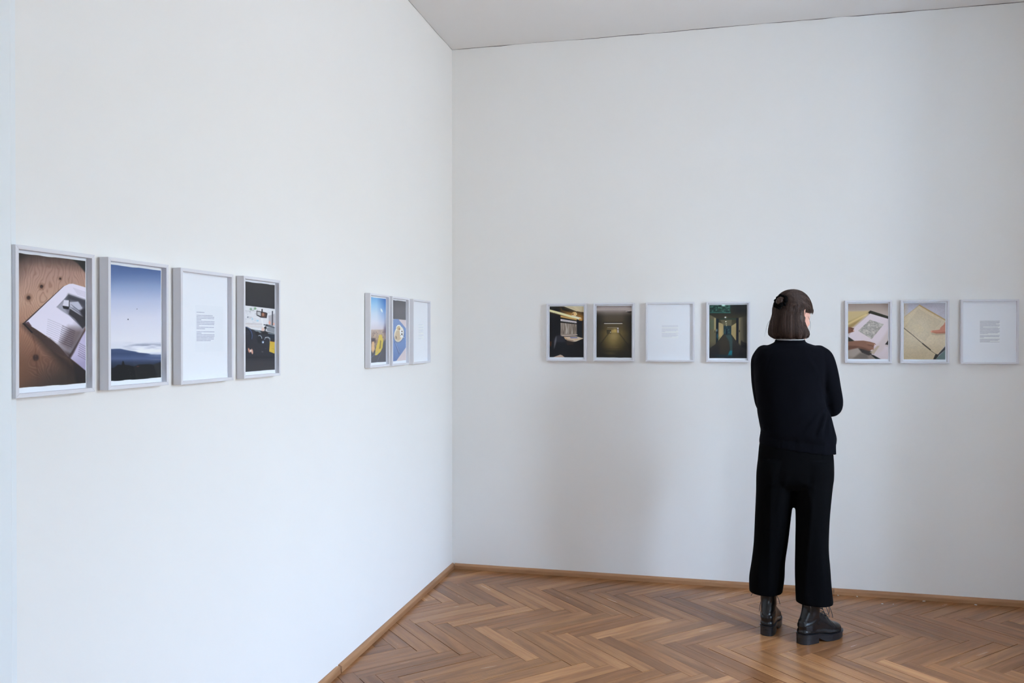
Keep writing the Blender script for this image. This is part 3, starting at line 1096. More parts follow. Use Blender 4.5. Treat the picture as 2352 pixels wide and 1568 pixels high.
def pic_coffee():
    p = Pic([(685, 325), (875, 352), (870, 1236), (680, 1242)], 62, 226, (100, 100, 112))
    p.grad([(320, (86, 86, 96)), (480, (104, 103, 113)), (640, (98, 97, 106))])
    p.mix((70, 74, 92), np.clip((760 - p.X) / 60, 0, 1) * .25)
    p.poly([(670, 606), (900, 634), (900, 1260), (670, 1260)], (196, 184, 192), 5)
    cloth = [(670, 625), (740, 612), (775, 616), (890, 780), (890, 1010), (735, 1250), (670, 1260)]
    m = p.poly(cloth, (104, 132, 188), 5)
    ck = (np.sin((p.X * .8 + p.Y * .25) / 3.4) * np.sin((p.Y - p.X * .3) / 4.6))
    p.mix((170, 186, 220), np.clip(ck * 1.6, 0, 1) * m * .55 * np.clip((900 - p.Y) / 300, .2, 1))
    p.mix((66, 90, 150), m * np.clip((p.Y - 1000) / 240, 0, 1) * .35)
    p.poly([(720, 950), (735, 945), (792, 1100), (780, 1150)], (78, 98, 152), 8, .8)
    p.line([(735, 960), (785, 1110)], (168, 186, 220), 6, 5, .8)
    p.ell(782, 850, 64, 112, (92, 90, 104), 8, .3, .6)
    p.ell(782, 838, 62, 116, (222, 216, 208), 8, .12)
    p.ell(776, 850, 46, 96, (186, 164, 132), 8, .4, .8)
    p.poly([(790, 770), (832, 776), (838, 880), (800, 890)], (228, 228, 230), 6)
    p.ell(778, 742, 32, 42, (232, 228, 220), 10, .2); p.ell(776, 748, 24, 32, (196, 176, 136), 10, .3); p.ell(788, 764, 10, 14, (150, 106, 70), 0, .7, .9)
    p.ell(821, 800, 7, 12, (96, 70, 56)); p.ell(820, 840, 9, 13, (60, 46, 40)); p.ell(806, 860, 4, 5, (70, 52, 46)); p.ell(830, 858, 4, 5, (70, 52, 46))
    p.ell(742, 890, 12, 26, (110, 88, 66), -12, .6, .8); p.line([(726, 850), (748, 925)], (206, 196, 180), 6, 4, .9)
    p.line([(800, 880), (850, 892)], (236, 232, 226), 5, 4, .9)
    p.deckle(.008, 27)
    return p


def pic_train():
    p = Pic([(346, 275), (1030, 273), (1028, 1305), (346, 1307)], 110, 166, (18, 19, 24))
    p.poly([(330, 260), (600, 260), (600, 330), (330, 320)], (40, 34, 28), 20, .8)
    p.poly([(560, 262), (640, 262), (900, 400), (1040, 420), (1040, 560), (780, 470), (560, 380)], (88, 62, 30), 40, .9)
    p.poly([(560, 270), (640, 300), (870, 380), (1040, 420), (1040, 470), (830, 430), (600, 350)], (30, 28, 26), 14, .9)
    p.line([(650, 318), (860, 380)], (96, 100, 84), 9, 8, .6)
    p.poly([(612, 266), (1040, 266), (1040, 398), (980, 392), (890, 376), (770, 330)], (196, 182, 150), 8)
    p.poly([(790, 268), (860, 268), (980, 392), (920, 380)], (206, 194, 162), 20, .6)
    p.line([(625, 270), (770, 326), (890, 374)], (236, 226, 200), 10, 6, .8)
    p.glow(790, 440, 210, 55, (186, 128, 52), .8); p.glow(960, 520, 70, 70, (176, 118, 44), .9)
    p.line([(346, 362), (560, 420), (760, 480), (960, 528)], (226, 214, 166), 46, 10)
    p.line([(800, 470), (970, 524)], (214, 218, 206), 30, 10, .8)
    p.line([(346, 398), (560, 452), (900, 545)], (120, 84, 36), 8, 6, .8)
    for x, y in ((455, 398), (490, 406)):
        p.ell(x, y, 6, 5, (90, 72, 40))
    p.ell(845, 432, 50, 40, (222, 184, 120), 0, .3); p.ell(815, 436, 14, 16, (110, 70, 30), 0, .5)
    p.line([(870, 400), (890, 440), (862, 470)], (240, 224, 180), 9, 6, .8)
    p.poly([(566, 462), (888, 528), (888, 560), (566, 498)], (206, 158, 84), 6, .9)
    p.poly([(346, 420), (560, 470), (566, 900), (346, 900)], (15, 16, 23), 10)
    p.poly([(890, 540), (1040, 580), (1040, 900), (890, 880)], (20, 22, 30), 8)
    p.poly([(940, 520), (1000, 520), (1000, 570), (935, 565)], (196, 134, 56), 12, .9)
    p.line([(1012, 590), (1016, 900)], (120, 88, 50), 14, 12, .7)
    p.poly([(566, 498), (888, 566), (888, 585), (566, 530)], (20, 18, 18), 5)
    p.poly([(566, 532), (888, 582), (888, 620), (566, 575)], (196, 190, 200), 6)
    p.line([(600, 560), (860, 604)], (120, 110, 110), 9, 8, .6)
    p.poly([(566, 575), (888, 620), (888, 636), (566, 604)], (24, 18, 16), 5)
    p.poly([(566, 606), (890, 640), (892, 850), (860, 862), (590, 880), (566, 860)], (140, 126, 116), 6)
    tr = vnoise((p.X - p.Y * .03) / 13., p.Y / 190., 31) + .6 * vnoise((p.X + p.Y * .05) / 7., p.Y / 90., 32)
    mw = np.clip(p.sd([(568, 610), (888, 642), (888, 836), (568, 836)]) / 6, 0, 1)
    p.mix((84, 70, 64), np.clip(tr, 0, 1) * mw * .8); p.mix((206, 200, 196), np.clip(-tr - .2, 0, 1) * mw * .9)
    p.line([(575, 872), (700, 866), (860, 858), (900, 850)], (206, 186, 178), 16, 8, .9)
    p.poly([(630, 890), (880, 880), (1030, 920), (880, 984), (820, 990), (660, 940)], (196, 176, 156), 8)
    p.poly([(665, 935), (820, 960), (840, 994), (700, 970)], (150, 122, 104), 8, .9)
    p.poly([(750, 900), (900, 900), (912, 916), (770, 918)], (62, 80, 160), 5)
    p.line([(640, 898), (700, 940)], (186, 132, 74), 12, 10, .8); p.line([(850, 950), (1000, 930)], (196, 152, 92), 10, 8, .7)
    p.poly([(700, 980), (860, 1000), (1040, 950), (1040, 1310), (680, 1310)], (18, 19, 26), 14, .95)
    p.poly([(680, 960), (830, 1000), (830, 1050), (690, 1060)], (58, 42, 38), 20, .6)
    p.ell(540, 1050, 130, 190, (36, 38, 50), 0, .12)
    p.poly([(400, 1000), (680, 1000), (700, 1310), (346, 1310)], (18, 20, 28), 30)
    p.ell(460, 1000, 18, 110, (112, 112, 124), 10, 1., .7)
    p.poly([(346, 985), (390, 990), (380, 1080), (346, 1085)], (84, 46, 26), 14, .8)
    p.line([(560, 1150), (640, 1130)], (70, 60, 64), 8, 8, .5)
    p.poly([(400, 1312), (560, 1250), (600, 1262), (660, 1312)], (182, 152, 136), 6)
    p.deckle(.006, 33)
    return p


def pic_corridor():
    p = Pic([(1309, 273), (2010, 272), (2005, 1312), (1308, 1312)], 112, 168, (38, 34, 28))
    p.grad([(270, (110, 100, 98)), (300, (150, 138, 140)), (345, (170, 158, 158)), (400, (124, 112, 108)), (470, (84, 74, 64)), (600, (74, 64, 50)), (720, (80, 68, 44)), (820, (92, 78, 44)), (1000, (78, 66, 38)), (1120, (54, 46, 28)), (1220, (38, 34, 26)), (1312, (28, 27, 25))])
    side = np.abs(p.X - 1655)
    p.mix((30, 28, 26), np.clip((side - 150) / 200, 0, 1) * np.clip((p.Y - 360) / 140, 0, 1) * .92)
    p.mix((92, 82, 78), np.clip((side - 230) / 140, 0, 1) * np.clip((340 - p.Y) / 60, 0, 1) * .7)
    p.line([(1900, 385), (2012, 372)], (232, 222, 222), 9, 10)
    p.poly([(1900, 390), (2015, 380), (2015, 420), (1960, 420)], (34, 30, 28), 16, .8)
    p.poly([(1440, 604), (1840, 604), (1826, 622), (1455, 622)], (22, 20, 18), 14, .9)
    p.line([(1465, 629), (1820, 629)], (236, 228, 220), 11, 8)
    p.line([(1520, 700), (1740, 696)], (52, 44, 34), 14, 8, .8); p.line([(1525, 712), (1735, 711)], (178, 164, 146), 8, 6, .95)
    p.line([(1520, 746), (1690, 742)], (160, 140, 104), 7, 6, .8)
    p.poly([(1510, 752), (1600, 752), (1600, 830), (1510, 835)], (40, 36, 32), 8, .95)
    p.poly([(1604, 762), (1700, 756), (1712, 810), (1608, 815)], (186, 152, 78), 10, .9)
    p.glow(1680, 770, 40, 40, (206, 168, 92), .8)
    p.poly([(1722, 718), (1748, 712), (1750, 812), (1726, 812)], (196, 190, 214), 5); p.poly([(1722, 744), (1748, 744), (1748, 756), (1722, 756)], (70, 60, 56), 4)
    p.line([(1590, 780), (1592, 826)], (16, 15, 14), 20, 5); p.ell(1588, 803, 5, 14, (220, 220, 222))
    p.glow(1640, 940, 130, 190, (140, 118, 66), .75)
    p.glow(1660, 880, 90, 70, (170, 146, 92), .5)
    for sx in (-1, 1):
        for i in range(6):
            x = 1655 + sx * (150 + i * 28)
            p.line([(x, 770 + i * 4), (x + sx * 6, 930 + i * 18)], (132, 108, 64), 8, 14, .42 - i * .05)
        p.line([(1655 + sx * 110, 830), (1655 + sx * 330, 1120)], (26, 24, 22), 16, 26, .6)
    n = p.nz(260, 16, 41)
    p.mix((120, 100, 60), np.clip(n, 0, 1) * np.clip((p.Y - 860) / 80, 0, 1) * np.exp(-((p.X - 1650) / 170.) ** 2) * .5)
    p.mul(1 + .05 * p.nz(12, 9, 44))
    p.deckle(.006, 39)
    return p


def pic_hallway():
    p = Pic([(1436, 250), (2146, 247), (2140, 1280), (1432, 1278)], 112, 166, (28, 30, 32))
    p.grad([(250, (26, 34, 34)), (430, (42, 40, 32)), (560, (60, 56, 40)), (760, (80, 74, 54)), (960, (50, 46, 40)), (1100, (32, 31, 34)), (1280, (24, 25, 31))])
    p.mix((24, 26, 28), np.clip((p.X - 1850) / 120, 0, 1) * np.clip((460 - p.Y) / 80, 0, 1))
    n = p.nz(34, 22, 51)
    p.poly([(1432, 250), (1835, 250), (1835, 412), (1432, 412)], (32, 62, 58), 10, .95)
    mk = ((p.Y < 400) & (p.X < 1830)).astype(float)
    p.mix((66, 124, 108), np.clip(n * 1.6, 0, 1) * mk * .9); p.mix((18, 34, 34), np.clip(-n * 1.6, 0, 1) * mk * .8)
    p.line([(1450, 398), (1832, 402)], (48, 110, 102), 16, 14, .7)
    p.ell(1702, 262, 34, 16, (176, 220, 214), 0, .7, .95); p.ell(1612, 300, 14, 14, (90, 150, 120), 0, .9, .7)
    # walls of doors
    p.poly([(1436, 440), (1565, 505), (1560, 1000), (1436, 1090)], (92, 86, 64), 12)
    p.poly([(1436, 520), (1520, 540), (1520, 720), (1436, 720)], (70, 92, 72), 40, .6)
    p.poly([(1525, 500), (1562, 510), (1560, 760), (1525, 760)], (160, 144, 96), 14, .8)
    p.poly([(1562, 505), (1614, 520), (1606, 930), (1556, 1000)], (22, 34, 44), 6)
    p.ell(1577, 740, 9, 26, (120, 160, 180), 0, .8, .8); p.ell(1585, 850, 14, 50, (30, 84, 108), 0, .8, .8)
    p.poly([(1610, 590), (1702, 620), (1702, 822), (1606, 936)], (160, 140, 94), 8)
    for i, x in enumerate((1630, 1655, 1680)):
        p.line([(x, 610 + i * 8), (x, 900 - i * 26)], (120, 104, 72), 6, 6, .7)
    p.ell(1652, 780, 14, 90, (190, 156, 96), 0, 1, .6)
    p.poly([(1606, 880), (1640, 850), (1640, 905), (1606, 940)], (104, 112, 74), 10, .7)
    p.poly([(1985, 500), (2146, 470), (2146, 1020), (2010, 1030), (1985, 1000)], (84, 78, 62), 12)
    p.poly([(1985, 510), (2020, 505), (2016, 1000), (1985, 990)], (118, 106, 78), 10, .8)
    p.poly([(2060, 470), (2150, 440), (2150, 1020), (2080, 1010)], (40, 38, 36), 50, .7)
    p.poly([(1942, 505), (1990, 500), (1985, 1005), (1938, 945)], (20, 22, 32), 6)
    p.poly([(1850, 660), (1942, 600), (1938, 945), (1850, 830)], (156, 136, 90), 8)
    for x in (1872, 1898, 1922):
        p.line([(x, 680), (x, 880)], (112, 96, 64), 6, 6, .7)
    p.ell(1538, 757, 8, 28, (40, 34, 26)); p.ell(2002, 757, 7, 28, (38, 32, 26))
    # ceiling and end
    p.poly([(1640, 540), (1860, 540), (1850, 650), (1702, 650)], (96, 90, 66), 14, .8)
    p.line([(1640, 522), (1940, 522)], (28, 56, 54), 22, 18, .7)
    p.poly([(1702, 655), (1850, 655), (1846, 826), (1704, 826)], (24, 46, 56), 8)
    p.mix((58, 100, 100), np.clip(n, 0, 1) * ((p.X > 1710) & (p.X < 1842) & (p.Y > 665) & (p.Y < 810)) * .9)
    p.ell(1760, 770, 16, 60, (16, 26, 44), 0, .6, .9)
    for y, r, c in ((492, 15, (250, 246, 232)), (574, 11, (240, 234, 206)), (618, 8, (226, 218, 188)), (650, 7, (210, 204, 176))):
        p.ell(1745 + (y - 492) * .12, y, r * 1.8, r * 1.4, (120, 112, 84), 0, .9, .6)
        p.ell(1738 + (y - 492) * .12, y, r, r * .8, c, 0, .5)
    # carpet
    p.poly([(1702, 826), (1850, 826), (1938, 945), (2030, 1060), (2146, 1120), (2146, 1285), (1432, 1285), (1432, 1120), (1556, 1005)], (44, 42, 40), 8)
    p.mix((24, 25, 31), np.clip((p.Y - 960) / 240, 0, 1) * .85)
    p.poly([(1630, 930), (1710, 830), (1760, 860), (1820, 1040), (1810, 1170), (1740, 1225), (1620, 1200)], (56, 49, 40), 50, .7)
    p.poly([(1740, 835), (1850, 830), (1870, 900), (1868, 1130), (1850, 1230), (1780, 1226), (1826, 1120), (1810, 960)], (46, 74, 78), 26, .8)
    p.poly([(1820, 1130), (1866, 1130), (1862, 1226), (1780, 1226)], (14, 104, 122), 14, .9)
    p.mix((24, 44, 54), np.exp(-((p.Y - 1235) / 26.) ** 2) * np.clip((p.X - 1540) / 60, 0, 1) * np.clip((1900 - p.X) / 40, 0, 1) * .8)
    p.line([(1702, 824), (1620, 930)], (26, 26, 24), 8, 6); p.line([(1850, 826), (1940, 950)], (24, 24, 24), 8, 6)
    p.poly([(2030, 960), (2046, 930), (2060, 960), (2146, 990), (2146, 1070), (2030, 1060)], (24, 24, 28), 16, .85)
    p.deckle(.006, 45)
    return p


def pic_archive():
    p = Pic([(259, 197), (732, 195), (726, 857), (257, 856)], 112, 166, (188, 170, 166))
    p.grad([(195, (142, 124, 116)), (300, (168, 150, 144)), (440, (184, 166, 164)), (700, (188, 170, 170)), (857, (176, 156, 158))])
    p.mix((104, 90, 84), np.clip((p.X - 640) / 100, 0, 1) * np.clip((300 - p.Y) / 110, 0, 1) * .6)
    p.poly([(250, 290), (500, 282), (520, 300), (300, 490), (250, 480)], (188, 164, 116), 22)
    p.poly([(250, 420), (440, 330), (505, 300), (320, 470), (250, 500)], (150, 118, 66), 20, .8)
    p.line([(260, 440), (470, 330)], (214, 190, 132), 26, 22, .8)
    p.poly([(497, 300), (522, 280), (735, 350), (735, 382), (520, 316), (505, 322)], (36, 36, 30), 4)
    p.line([(525, 296), (735, 362)], (70, 72, 52), 8, 6, .7)
    pg = [(520, 318), (735, 382), (735, 620), (690, 700), (735, 720), (735, 860), (640, 850), (520, 790), (262, 590), (330, 485)]
    p.poly(pg, (204, 190, 200), 5)
    p.mix((172, 156, 162), np.clip(p.sd(pg) / 5, 0, 1) * np.clip((p.Y - 640) / 260, 0, 1) * .6)
    p.poly([(600, 690), (640, 640), (735, 500), (735, 640), (660, 760), (590, 800)], (190, 172, 172), 30, .7)
    en = [(516, 390), (680, 444), (536, 620), (376, 522)]
    m = p.poly(en, (158, 152, 148), 4)
    n = p.nz(20, 13, 61, 30)
    p.mix((196, 190, 184), np.clip(n * 1.7, 0, 1) * m * .8); p.mix((122, 116, 112), np.clip(-n * 1.5, 0, 1) * m * .6)
    # near cover and shadow
    p.poly([(256, 590), (300, 618), (345, 650), (256, 650)], (40, 36, 30), 8, .95)
    p.poly([(256, 740), (380, 720), (440, 760), (640, 860), (256, 860)], (120, 106, 98), 16, .9)
    p.poly([(256, 740), (420, 700), (470, 770), (380, 850), (256, 830)], (150, 134, 124), 40, .9)
    p.poly([(300, 860), (400, 780), (480, 800), (500, 860)], (92, 80, 74), 26, .8)
    p.poly([(380, 730), (430, 730), (535, 765), (535, 800), (500, 812), (420, 780)], (36, 28, 26), 14, .95)
    p.poly([(520, 800), (560, 810), (645, 858), (590, 860)], (22, 22, 20), 8)
    p.poly([(512, 780), (600, 700), (628, 700), (560, 800)], (168, 146, 120), 12, .8)
    p.poly([(735, 625), (692, 682), (735, 690)], (34, 30, 30), 5)
    # hands
    p.poly([(250, 480), (285, 476), (330, 494), (318, 508), (330, 522), (322, 534), (280, 545), (250, 560)], (122, 76, 56), 6)
    p.line([(290, 492), (326, 500)], (60, 36, 30), 6, 4, .9); p.line([(290, 512), (328, 526)], (88, 50, 40), 6, 4, .8)
    p.ell(322, 522, 7, 6, (206, 150, 136))
    p.poly([(250, 652), (340, 640), (440, 638), (520, 652), (570, 668), (586, 684), (560, 705), (545, 740), (510, 760), (450, 740), (380, 722), (300, 735), (250, 750)], (130, 86, 66), 6)
    p.poly([(250, 700), (350, 700), (450, 720), (520, 750), (500, 762), (430, 742), (370, 724), (250, 752)], (96, 58, 42), 18, .8)
    p.line([(490, 690), (545, 700), (560, 720)], (92, 54, 42), 7, 6, .8); p.line([(480, 665), (560, 680)], (166, 110, 82), 8, 8, .6)
    p.ell(574, 690, 10, 6, (222, 196, 190), 30); p.ell(552, 735, 7, 12, (150, 92, 66), 20, .6)
    p.deckle(.004, 51)
    return p


def pic_manuscript():
    p = Pic([(936, 190), (1419, 188), (1413, 863), (930, 860)], 112, 166, (176, 176, 192))
    p.grad([(190, (150, 148, 164)), (260, (176, 174, 192)), (420, (186, 186, 204))])
    p.mix((140, 138, 154), np.clip((p.X - 1280) / 200, 0, 1) * .4)
    sh = [(1118, 214), (1420, 392), (1420, 700), (1320, 800), (1420, 870), (925, 870), (925, 368)]
    p.poly([(1118, 214), (1420, 392), (1420, 690), (1330, 800), (1290, 862), (925, 862), (925, 366)], (196, 179, 152), 5)
    p.mix((212, 199, 178), np.exp(-(((p.X - 1120) / 170) ** 2 + ((p.Y - 520) / 210) ** 2)) * .7 * np.clip(p.sd(sh) / 6, 0, 1))
    p.mix((168, 145, 108), np.clip((p.Y - 640) / 240, 0, 1) * np.clip(p.sd(sh) / 6, 0, 1) * .55)
    p.line([(1118, 216), (1420, 394)], (168, 132, 76), 14, 9, .9); p.line([(925, 368), (1110, 220)], (176, 146, 92), 8, 8, .6)
    # writing: upper sheet, rows run down to the right
    p.textlines((1105, 262), (1, .585), (-.62, .78), 21, lambda i: 300, 14.5, (122, 108, 84), 3.0, 71, 4, .55)
    p.poly([(1040, 470), (1120, 440), (1180, 500), (1110, 560)], (204, 186, 150), 60, .5)
    p.textlines((940, 540), (1, .62), (-.3, .95), 20, lambda i: 330, 15.5, (120, 106, 80), 3.0, 72, 4, .45)
    p.mix((190, 168, 128), np.clip((1000 - p.X) / 60, 0, 1) * (p.Y < 480) * .5)
    p.mul(1 + .05 * p.nz(14, 9, 74))
    p.line([(930, 484), (1040, 574), (1160, 680), (1240, 750), (1320, 808)], (52, 40, 28), 7, 4, .95)
    p.line([(1150, 670), (1190, 705), (1240, 745)], (40, 30, 22), 13, 6, .9)
    p.line([(1250, 750), (1300, 790)], (214, 200, 170), 5, 4, .8)
    p.poly([(1300, 800), (1330, 800), (1420, 700), (1420, 740), (1340, 810), (1300, 866), (1270, 866)], (30, 28, 26), 8)
    p.poly([(1345, 812), (1420, 742), (1420, 866), (1296, 866)], (82, 102, 104), 8)
    # pointing hand
    p.poly([(1425, 400), (1412, 420), (1395, 450), (1360, 482), (1352, 505), (1330, 510), (1260, 516), (1243, 526), (1256, 542), (1310, 550), (1380, 548), (1425, 545)], (192, 122, 98), 5)
    p.poly([(1260, 536), (1330, 540), (1425, 530), (1425, 552), (1310, 554)], (160, 84, 60), 10, .8)
    p.ell(1256, 526, 10, 6, (224, 158, 136)); p.line([(1380, 470), (1425, 450)], (172, 96, 72), 6, 5, .6)
    p.line([(1260, 556), (1330, 566), (1420, 556)], (130, 108, 76), 12, 12, .5)
    p.deckle(.004, 57)
    return p


def pic_text(w_mm, h_mm, rows, seed, ink, paper=PAPER, px=2, mleft=0.):
    """rows: list of line lengths (0..1), None for an empty line"""
    nx, ny = max(40, int(w_mm * px)), max(40, int(h_mm * px))
    p = Pic([(0, 0), (w_mm, 0), (w_mm, h_mm), (0, h_mm)], nx, ny, paper)
    pitch = h_mm / len(rows)
    r = random.Random(seed)
    for i, L in enumerate(rows):
        if not L:
            continue
        x, y = mleft, pitch * (i + .5)
        end = mleft + (w_mm - mleft) * L
        while x < end:
            e = min(end, x + r.uniform(2.2, 8.5))
            if e - x > 1.2:
                p.line([(x, y), (e, y)], ink, pitch * .42, pitch * .3, r.uniform(.75, 1))
            x = e + pitch * .36
    return p


# ------------------------------------------------------------------ frames
M_RAIL = simple('frame_paint', (.745, .745, .79, 1), .5, spec=.3)
M_SHEET = simple('white_mount', (.90, .92, .97, 1), .7, spec=.25)
M_BATTEN = simple('raw_wood', (.5, .36, .24, 1), .7)
k = NT('picture_glass')
k.t.nodes.remove(k.b)
out = [n for n in k.t.nodes if n.type == 'OUTPUT_MATERIAL'][0]
tr = k.n('ShaderNodeBsdfTransparent')
tr.inputs[0].default_value = (.985, .99, .99, 1)
gl = k.n('ShaderNodeBsdfGlossy')
gl.inputs['Roughness'].default_value = .01
thin_pane_reflectance(k, mx := k.n('ShaderNodeMixShader'), .006)
k.l(tr.outputs[0], mx.inputs[1])
k.l(gl.outputs[0], mx.inputs[2])
k.l(mx.outputs[0], out.inputs[0])
M_PICGLASS = k.m

FH = .346
RAILW, FY0, FY1, PAPERY, GLASSY = .0098, -.0035, -.030, -.0145, -.0185


def rail_me(p, q, inn_p, inn_q):
    """mitred rail between outer corners p, q and inner corners"""
    v = []
    for y in (FY0, FY1):
        for a in (p, q, inn_q, inn_p):
            v.append((a[0], y, a[1]))
    me = mesh('frame_rail', v, BOXF, M_RAIL)
    bm = bmesh.new(); bm.from_mesh(me)
    bmesh.ops.recalc_face_normals(bm, faces=bm.faces[:])
    bmesh.ops.bevel(bm, geom=[e for e in bm.edges if abs(e.verts[0].co.y - FY1) < 1e-6 and abs(e.verts[1].co.y - FY1) < 1e-6], offset=.0007, segments=1, affect='EDGES')
    bm.to_mesh(me); bm.free()
    return me


def picture_frame(wall, s0, width, zb, label, group, art=None, text=None, tilt=0.):
    root = bpy.data.objects.new('picture_frame', None)
    COL.objects.link(root)
    root.empty_display_size = .1
    root['label'], root['category'], root['group'] = label, 'picture', group
    if wall == 'back':
        root.location = (s0, 0, zb)
        root.rotation_euler = (0, tilt, 0)
    else:
        root.location = (0, s0, zb)
        root.rotation_euler = (tilt, 0, PI / 2)
    W, H, r = width, FH, RAILW
    o = [(0, 0), (W, 0), (W, H), (0, H)]
    n = [(r, r), (W - r, r), (W - r, H - r), (r, H - r)]
    for i in range(4):
        j = (i + 1) % 4
        link('frame_rail', rail_me(o[i], o[j], n[i], n[j]), root)
    link('backing_board', Geo().box(r * .5, W - r * .5, FY0 + .0005, PAPERY, r * .5, H - r * .5).me('backing_board', M_SHEET), root)
    if art:
        link('print', print_mesh(art(), .0172, W - .0172, .0212, H - .0162, PAPERY - .0022), root)
        # the sheet under the picture, floating on small spacers
        link('paper_sheet', Geo().box(.0150, W - .0150, PAPERY - .0019, PAPERY - .0003, .0170, H - .0125).me('paper_sheet', M_SHEET), root)
    if text:
        pic, x0, x1, z0, z1 = text
        link('text_sheet', print_mesh(pic, x0, x1, z0, z1, PAPERY - .00015), root)
    gm = Geo().add([(r * .8, GLASSY, r * .8), (W - r * .8, GLASSY, r * .8), (W - r * .8, GLASSY, H - r * .8), (r * .8, GLASSY, H - r * .8)], [(0, 1, 2, 3)])
    link('glass_pane', gm.me('glass_pane', M_PICGLASS), root)
    link('hanging_cleat', Geo().box(.05, W - .05, FY0, -.0004, H - .07, H - .04).me('hanging_cleat', M_BATTEN), root)
    return root


ZB = 1.2975
GL4, GL3, GB4, GB3 = 'row of four frames on the left wall', 'row of three frames near the corner', 'row of four frames left of the woman', 'row of three frames right of the woman'
picture_frame('left', -3.3535, .2455, ZB + .005, 'white frame with a photo of an open book on a plywood table', GL4, pic_book)
picture_frame('left', -3.0600, .2455, ZB + .005, 'white frame with a photo of blue evening sky over dark clouds', GL4, pic_sky)
rows3 = [.42, None, .9, 1, .98, .25, 1, 1, .98, .12, .97, .46, None, 1, .26, 1, 1, .98, .96, .78]
pg = pic_text(148, 143, [None] * 3 + [.42, None, .9, 1, .98, .25, 1, 1, .98, .12, .97, .46, None, 1, .26, 1, 1, .98, .96, .78] + [None] * 5, 91, (150, 152, 180), (206, 212, 229), 1.6)
# keep the column of text narrow inside the printed page
pgc = Pic([(0, 0), (148, 0), (148, 143), (0, 143)], 200, 190, (206, 212, 229))
_r = random.Random(91)
for i, L in enumerate(rows3):
    if L:
        x, y = 7.0, 22 + i * 4.55
        end = 7 + 93 * L
        while x < end:
            e = min(end, x + _r.uniform(3, 9))
            pgc.line([(x, y), (e, y)], (140, 142, 172), 1.7, 1.2, _r.uniform(.7, 1))
            x = e + 1.3
picture_frame('left', -2.7580, .277, ZB + .002, 'white frame with one typed page, between the evening sky and the car interior', GL4, text=(pgc, .092, .240, .095, .240))
picture_frame('left', -2.4190, .2430, ZB + .003, 'white frame with a photo of a car steering wheel and dashboard', GL4, pic_car)
picture_frame('left', -1.3535, .2400, ZB + .001, 'white frame with a photo of blue sky over yellow straw plants', GL3, pic_field)
picture_frame('left', -1.0780, .2400, ZB, 'white frame with a photo of a cup on a blue checked cloth', GL3, pic_coffee)
picture_frame('left', -.7800, .2830, ZB, 'white frame with faint short text, nearest to the room corner', GL3,
              text=(pic_text(82, 85, [.85, .7, None, 1, .9, None, .95, 1, .8, 1, .4, None, .9, 1, .7, None, .8, .5], 92, (190, 197, 219), PAPER, 1.5), .125, .207, .131, .216))
picture_frame('back', .6040, .2415, ZB, 'white frame with a photo of a train window seat and table', GB4, pic_train, tilt=.002)
picture_frame('back', .8885, .2425, ZB, 'white frame with a photo of a dim brown passage under strip lights', GB4, pic_corridor, tilt=.001)
picture_frame('back', 1.1970, .2790, ZB, 'white frame with a small text block, between the two passage photos', GB4,
              text=(pic_text(95, 80, [.97, 1, .95, None, 1, .98, 1, .9, .2, None, 1, .86, .95, 1, .9, .6, None], 93, (184, 187, 208), PAPER, 1.6), .092, .187, .137, .2135))
picture_frame('back', 1.5430, .2430, ZB, 'white frame with a photo of a dark green hotel hallway of doors', GB4, pic_hallway)
picture_frame('back', 2.2945, .2410, ZB, 'white frame with a photo of two hands holding a mounted map sheet', GB3, pic_archive)
picture_frame('back', 2.5810, .2425, ZB, 'white frame with a photo of a finger pointing at an old manuscript', GB3, pic_manuscript)
picture_frame('back', 2.8810, .2815, ZB - .0005, 'white frame with a dense block of text, beside the manuscript photo', GB3,
              text=(pic_text(97, 117, [1, .98, 1, .95, .8, 1, 1, .96, .15, .9, 1, .98, .95, 1, 1, .97, .9, .4, None, 1, .98, .95, .2, None, 1, .98, .9, .5, .98], 94, (150, 152, 172), PAPER, 1.8), .096, .193, .1155, .2325))

# flakes of plaster on the floor along the back skirting
FLAKES = [(2.26, -.032, .005, "white plaster flake by the skirting, nearest to the woman's right boot"),
          (2.36, -.028, .007, "white plaster flake by the skirting, second from the woman's right boot"),
          (2.47, -.13, .006, 'larger of two white plaster flakes lying out on the planks'),
          (2.525, -.125, .004, 'smaller of two white plaster flakes lying out on the planks'),
          (2.70, -.030, .009, 'white plaster flake by the skirting below the manuscript photo'),
          (2.955, -.034, .009, 'white plaster flake by the skirting below the dense block of text')]
for i, (x, y, s, lab) in enumerate(FLAKES):
    gg = Geo().add(*ellipsoid((0, 0, .0), (s, s * .5, .0016), 7, 4))
    me = gg.me('plaster_flake', M_CHIP)
    vv = getv(me); vv *= 1 + .25 * RNG.uniform(-1, 1, vv.shape); setv(me, vv)
    link('plaster_flake', me, None, (x, y, .0014), RNG.uniform(0, 3), label=lab, cat='flake', group='plaster flakes by the skirting')

# ------------------------------------------------------------------ the woman, seen from behind
# local axes: x to her right, y the way she stands (towards the wall), z up
person = bpy.data.objects.new('person', None)
COL.objects.link(person)
person.location = (1.9436, -.7983, 0)
person.rotation_euler = (0, 0, YAW - math.radians(18.96))
person.empty_display_size = .2
person['label'] = 'woman seen from behind with arms crossed, dark sweater, black wide trousers and boots'
person['category'] = 'person'

M_SKIN = simple('skin', srgb(208, 156, 138), .5, bump=.04, bscale=120, var=.05, vscale=14)
M_SKIN.node_tree.nodes['Principled BSDF'].inputs['Subsurface Weight'].default_value = .12
M_SKIN.node_tree.nodes['Principled BSDF'].inputs['Subsurface Radius'].default_value = (.012, .005, .003)


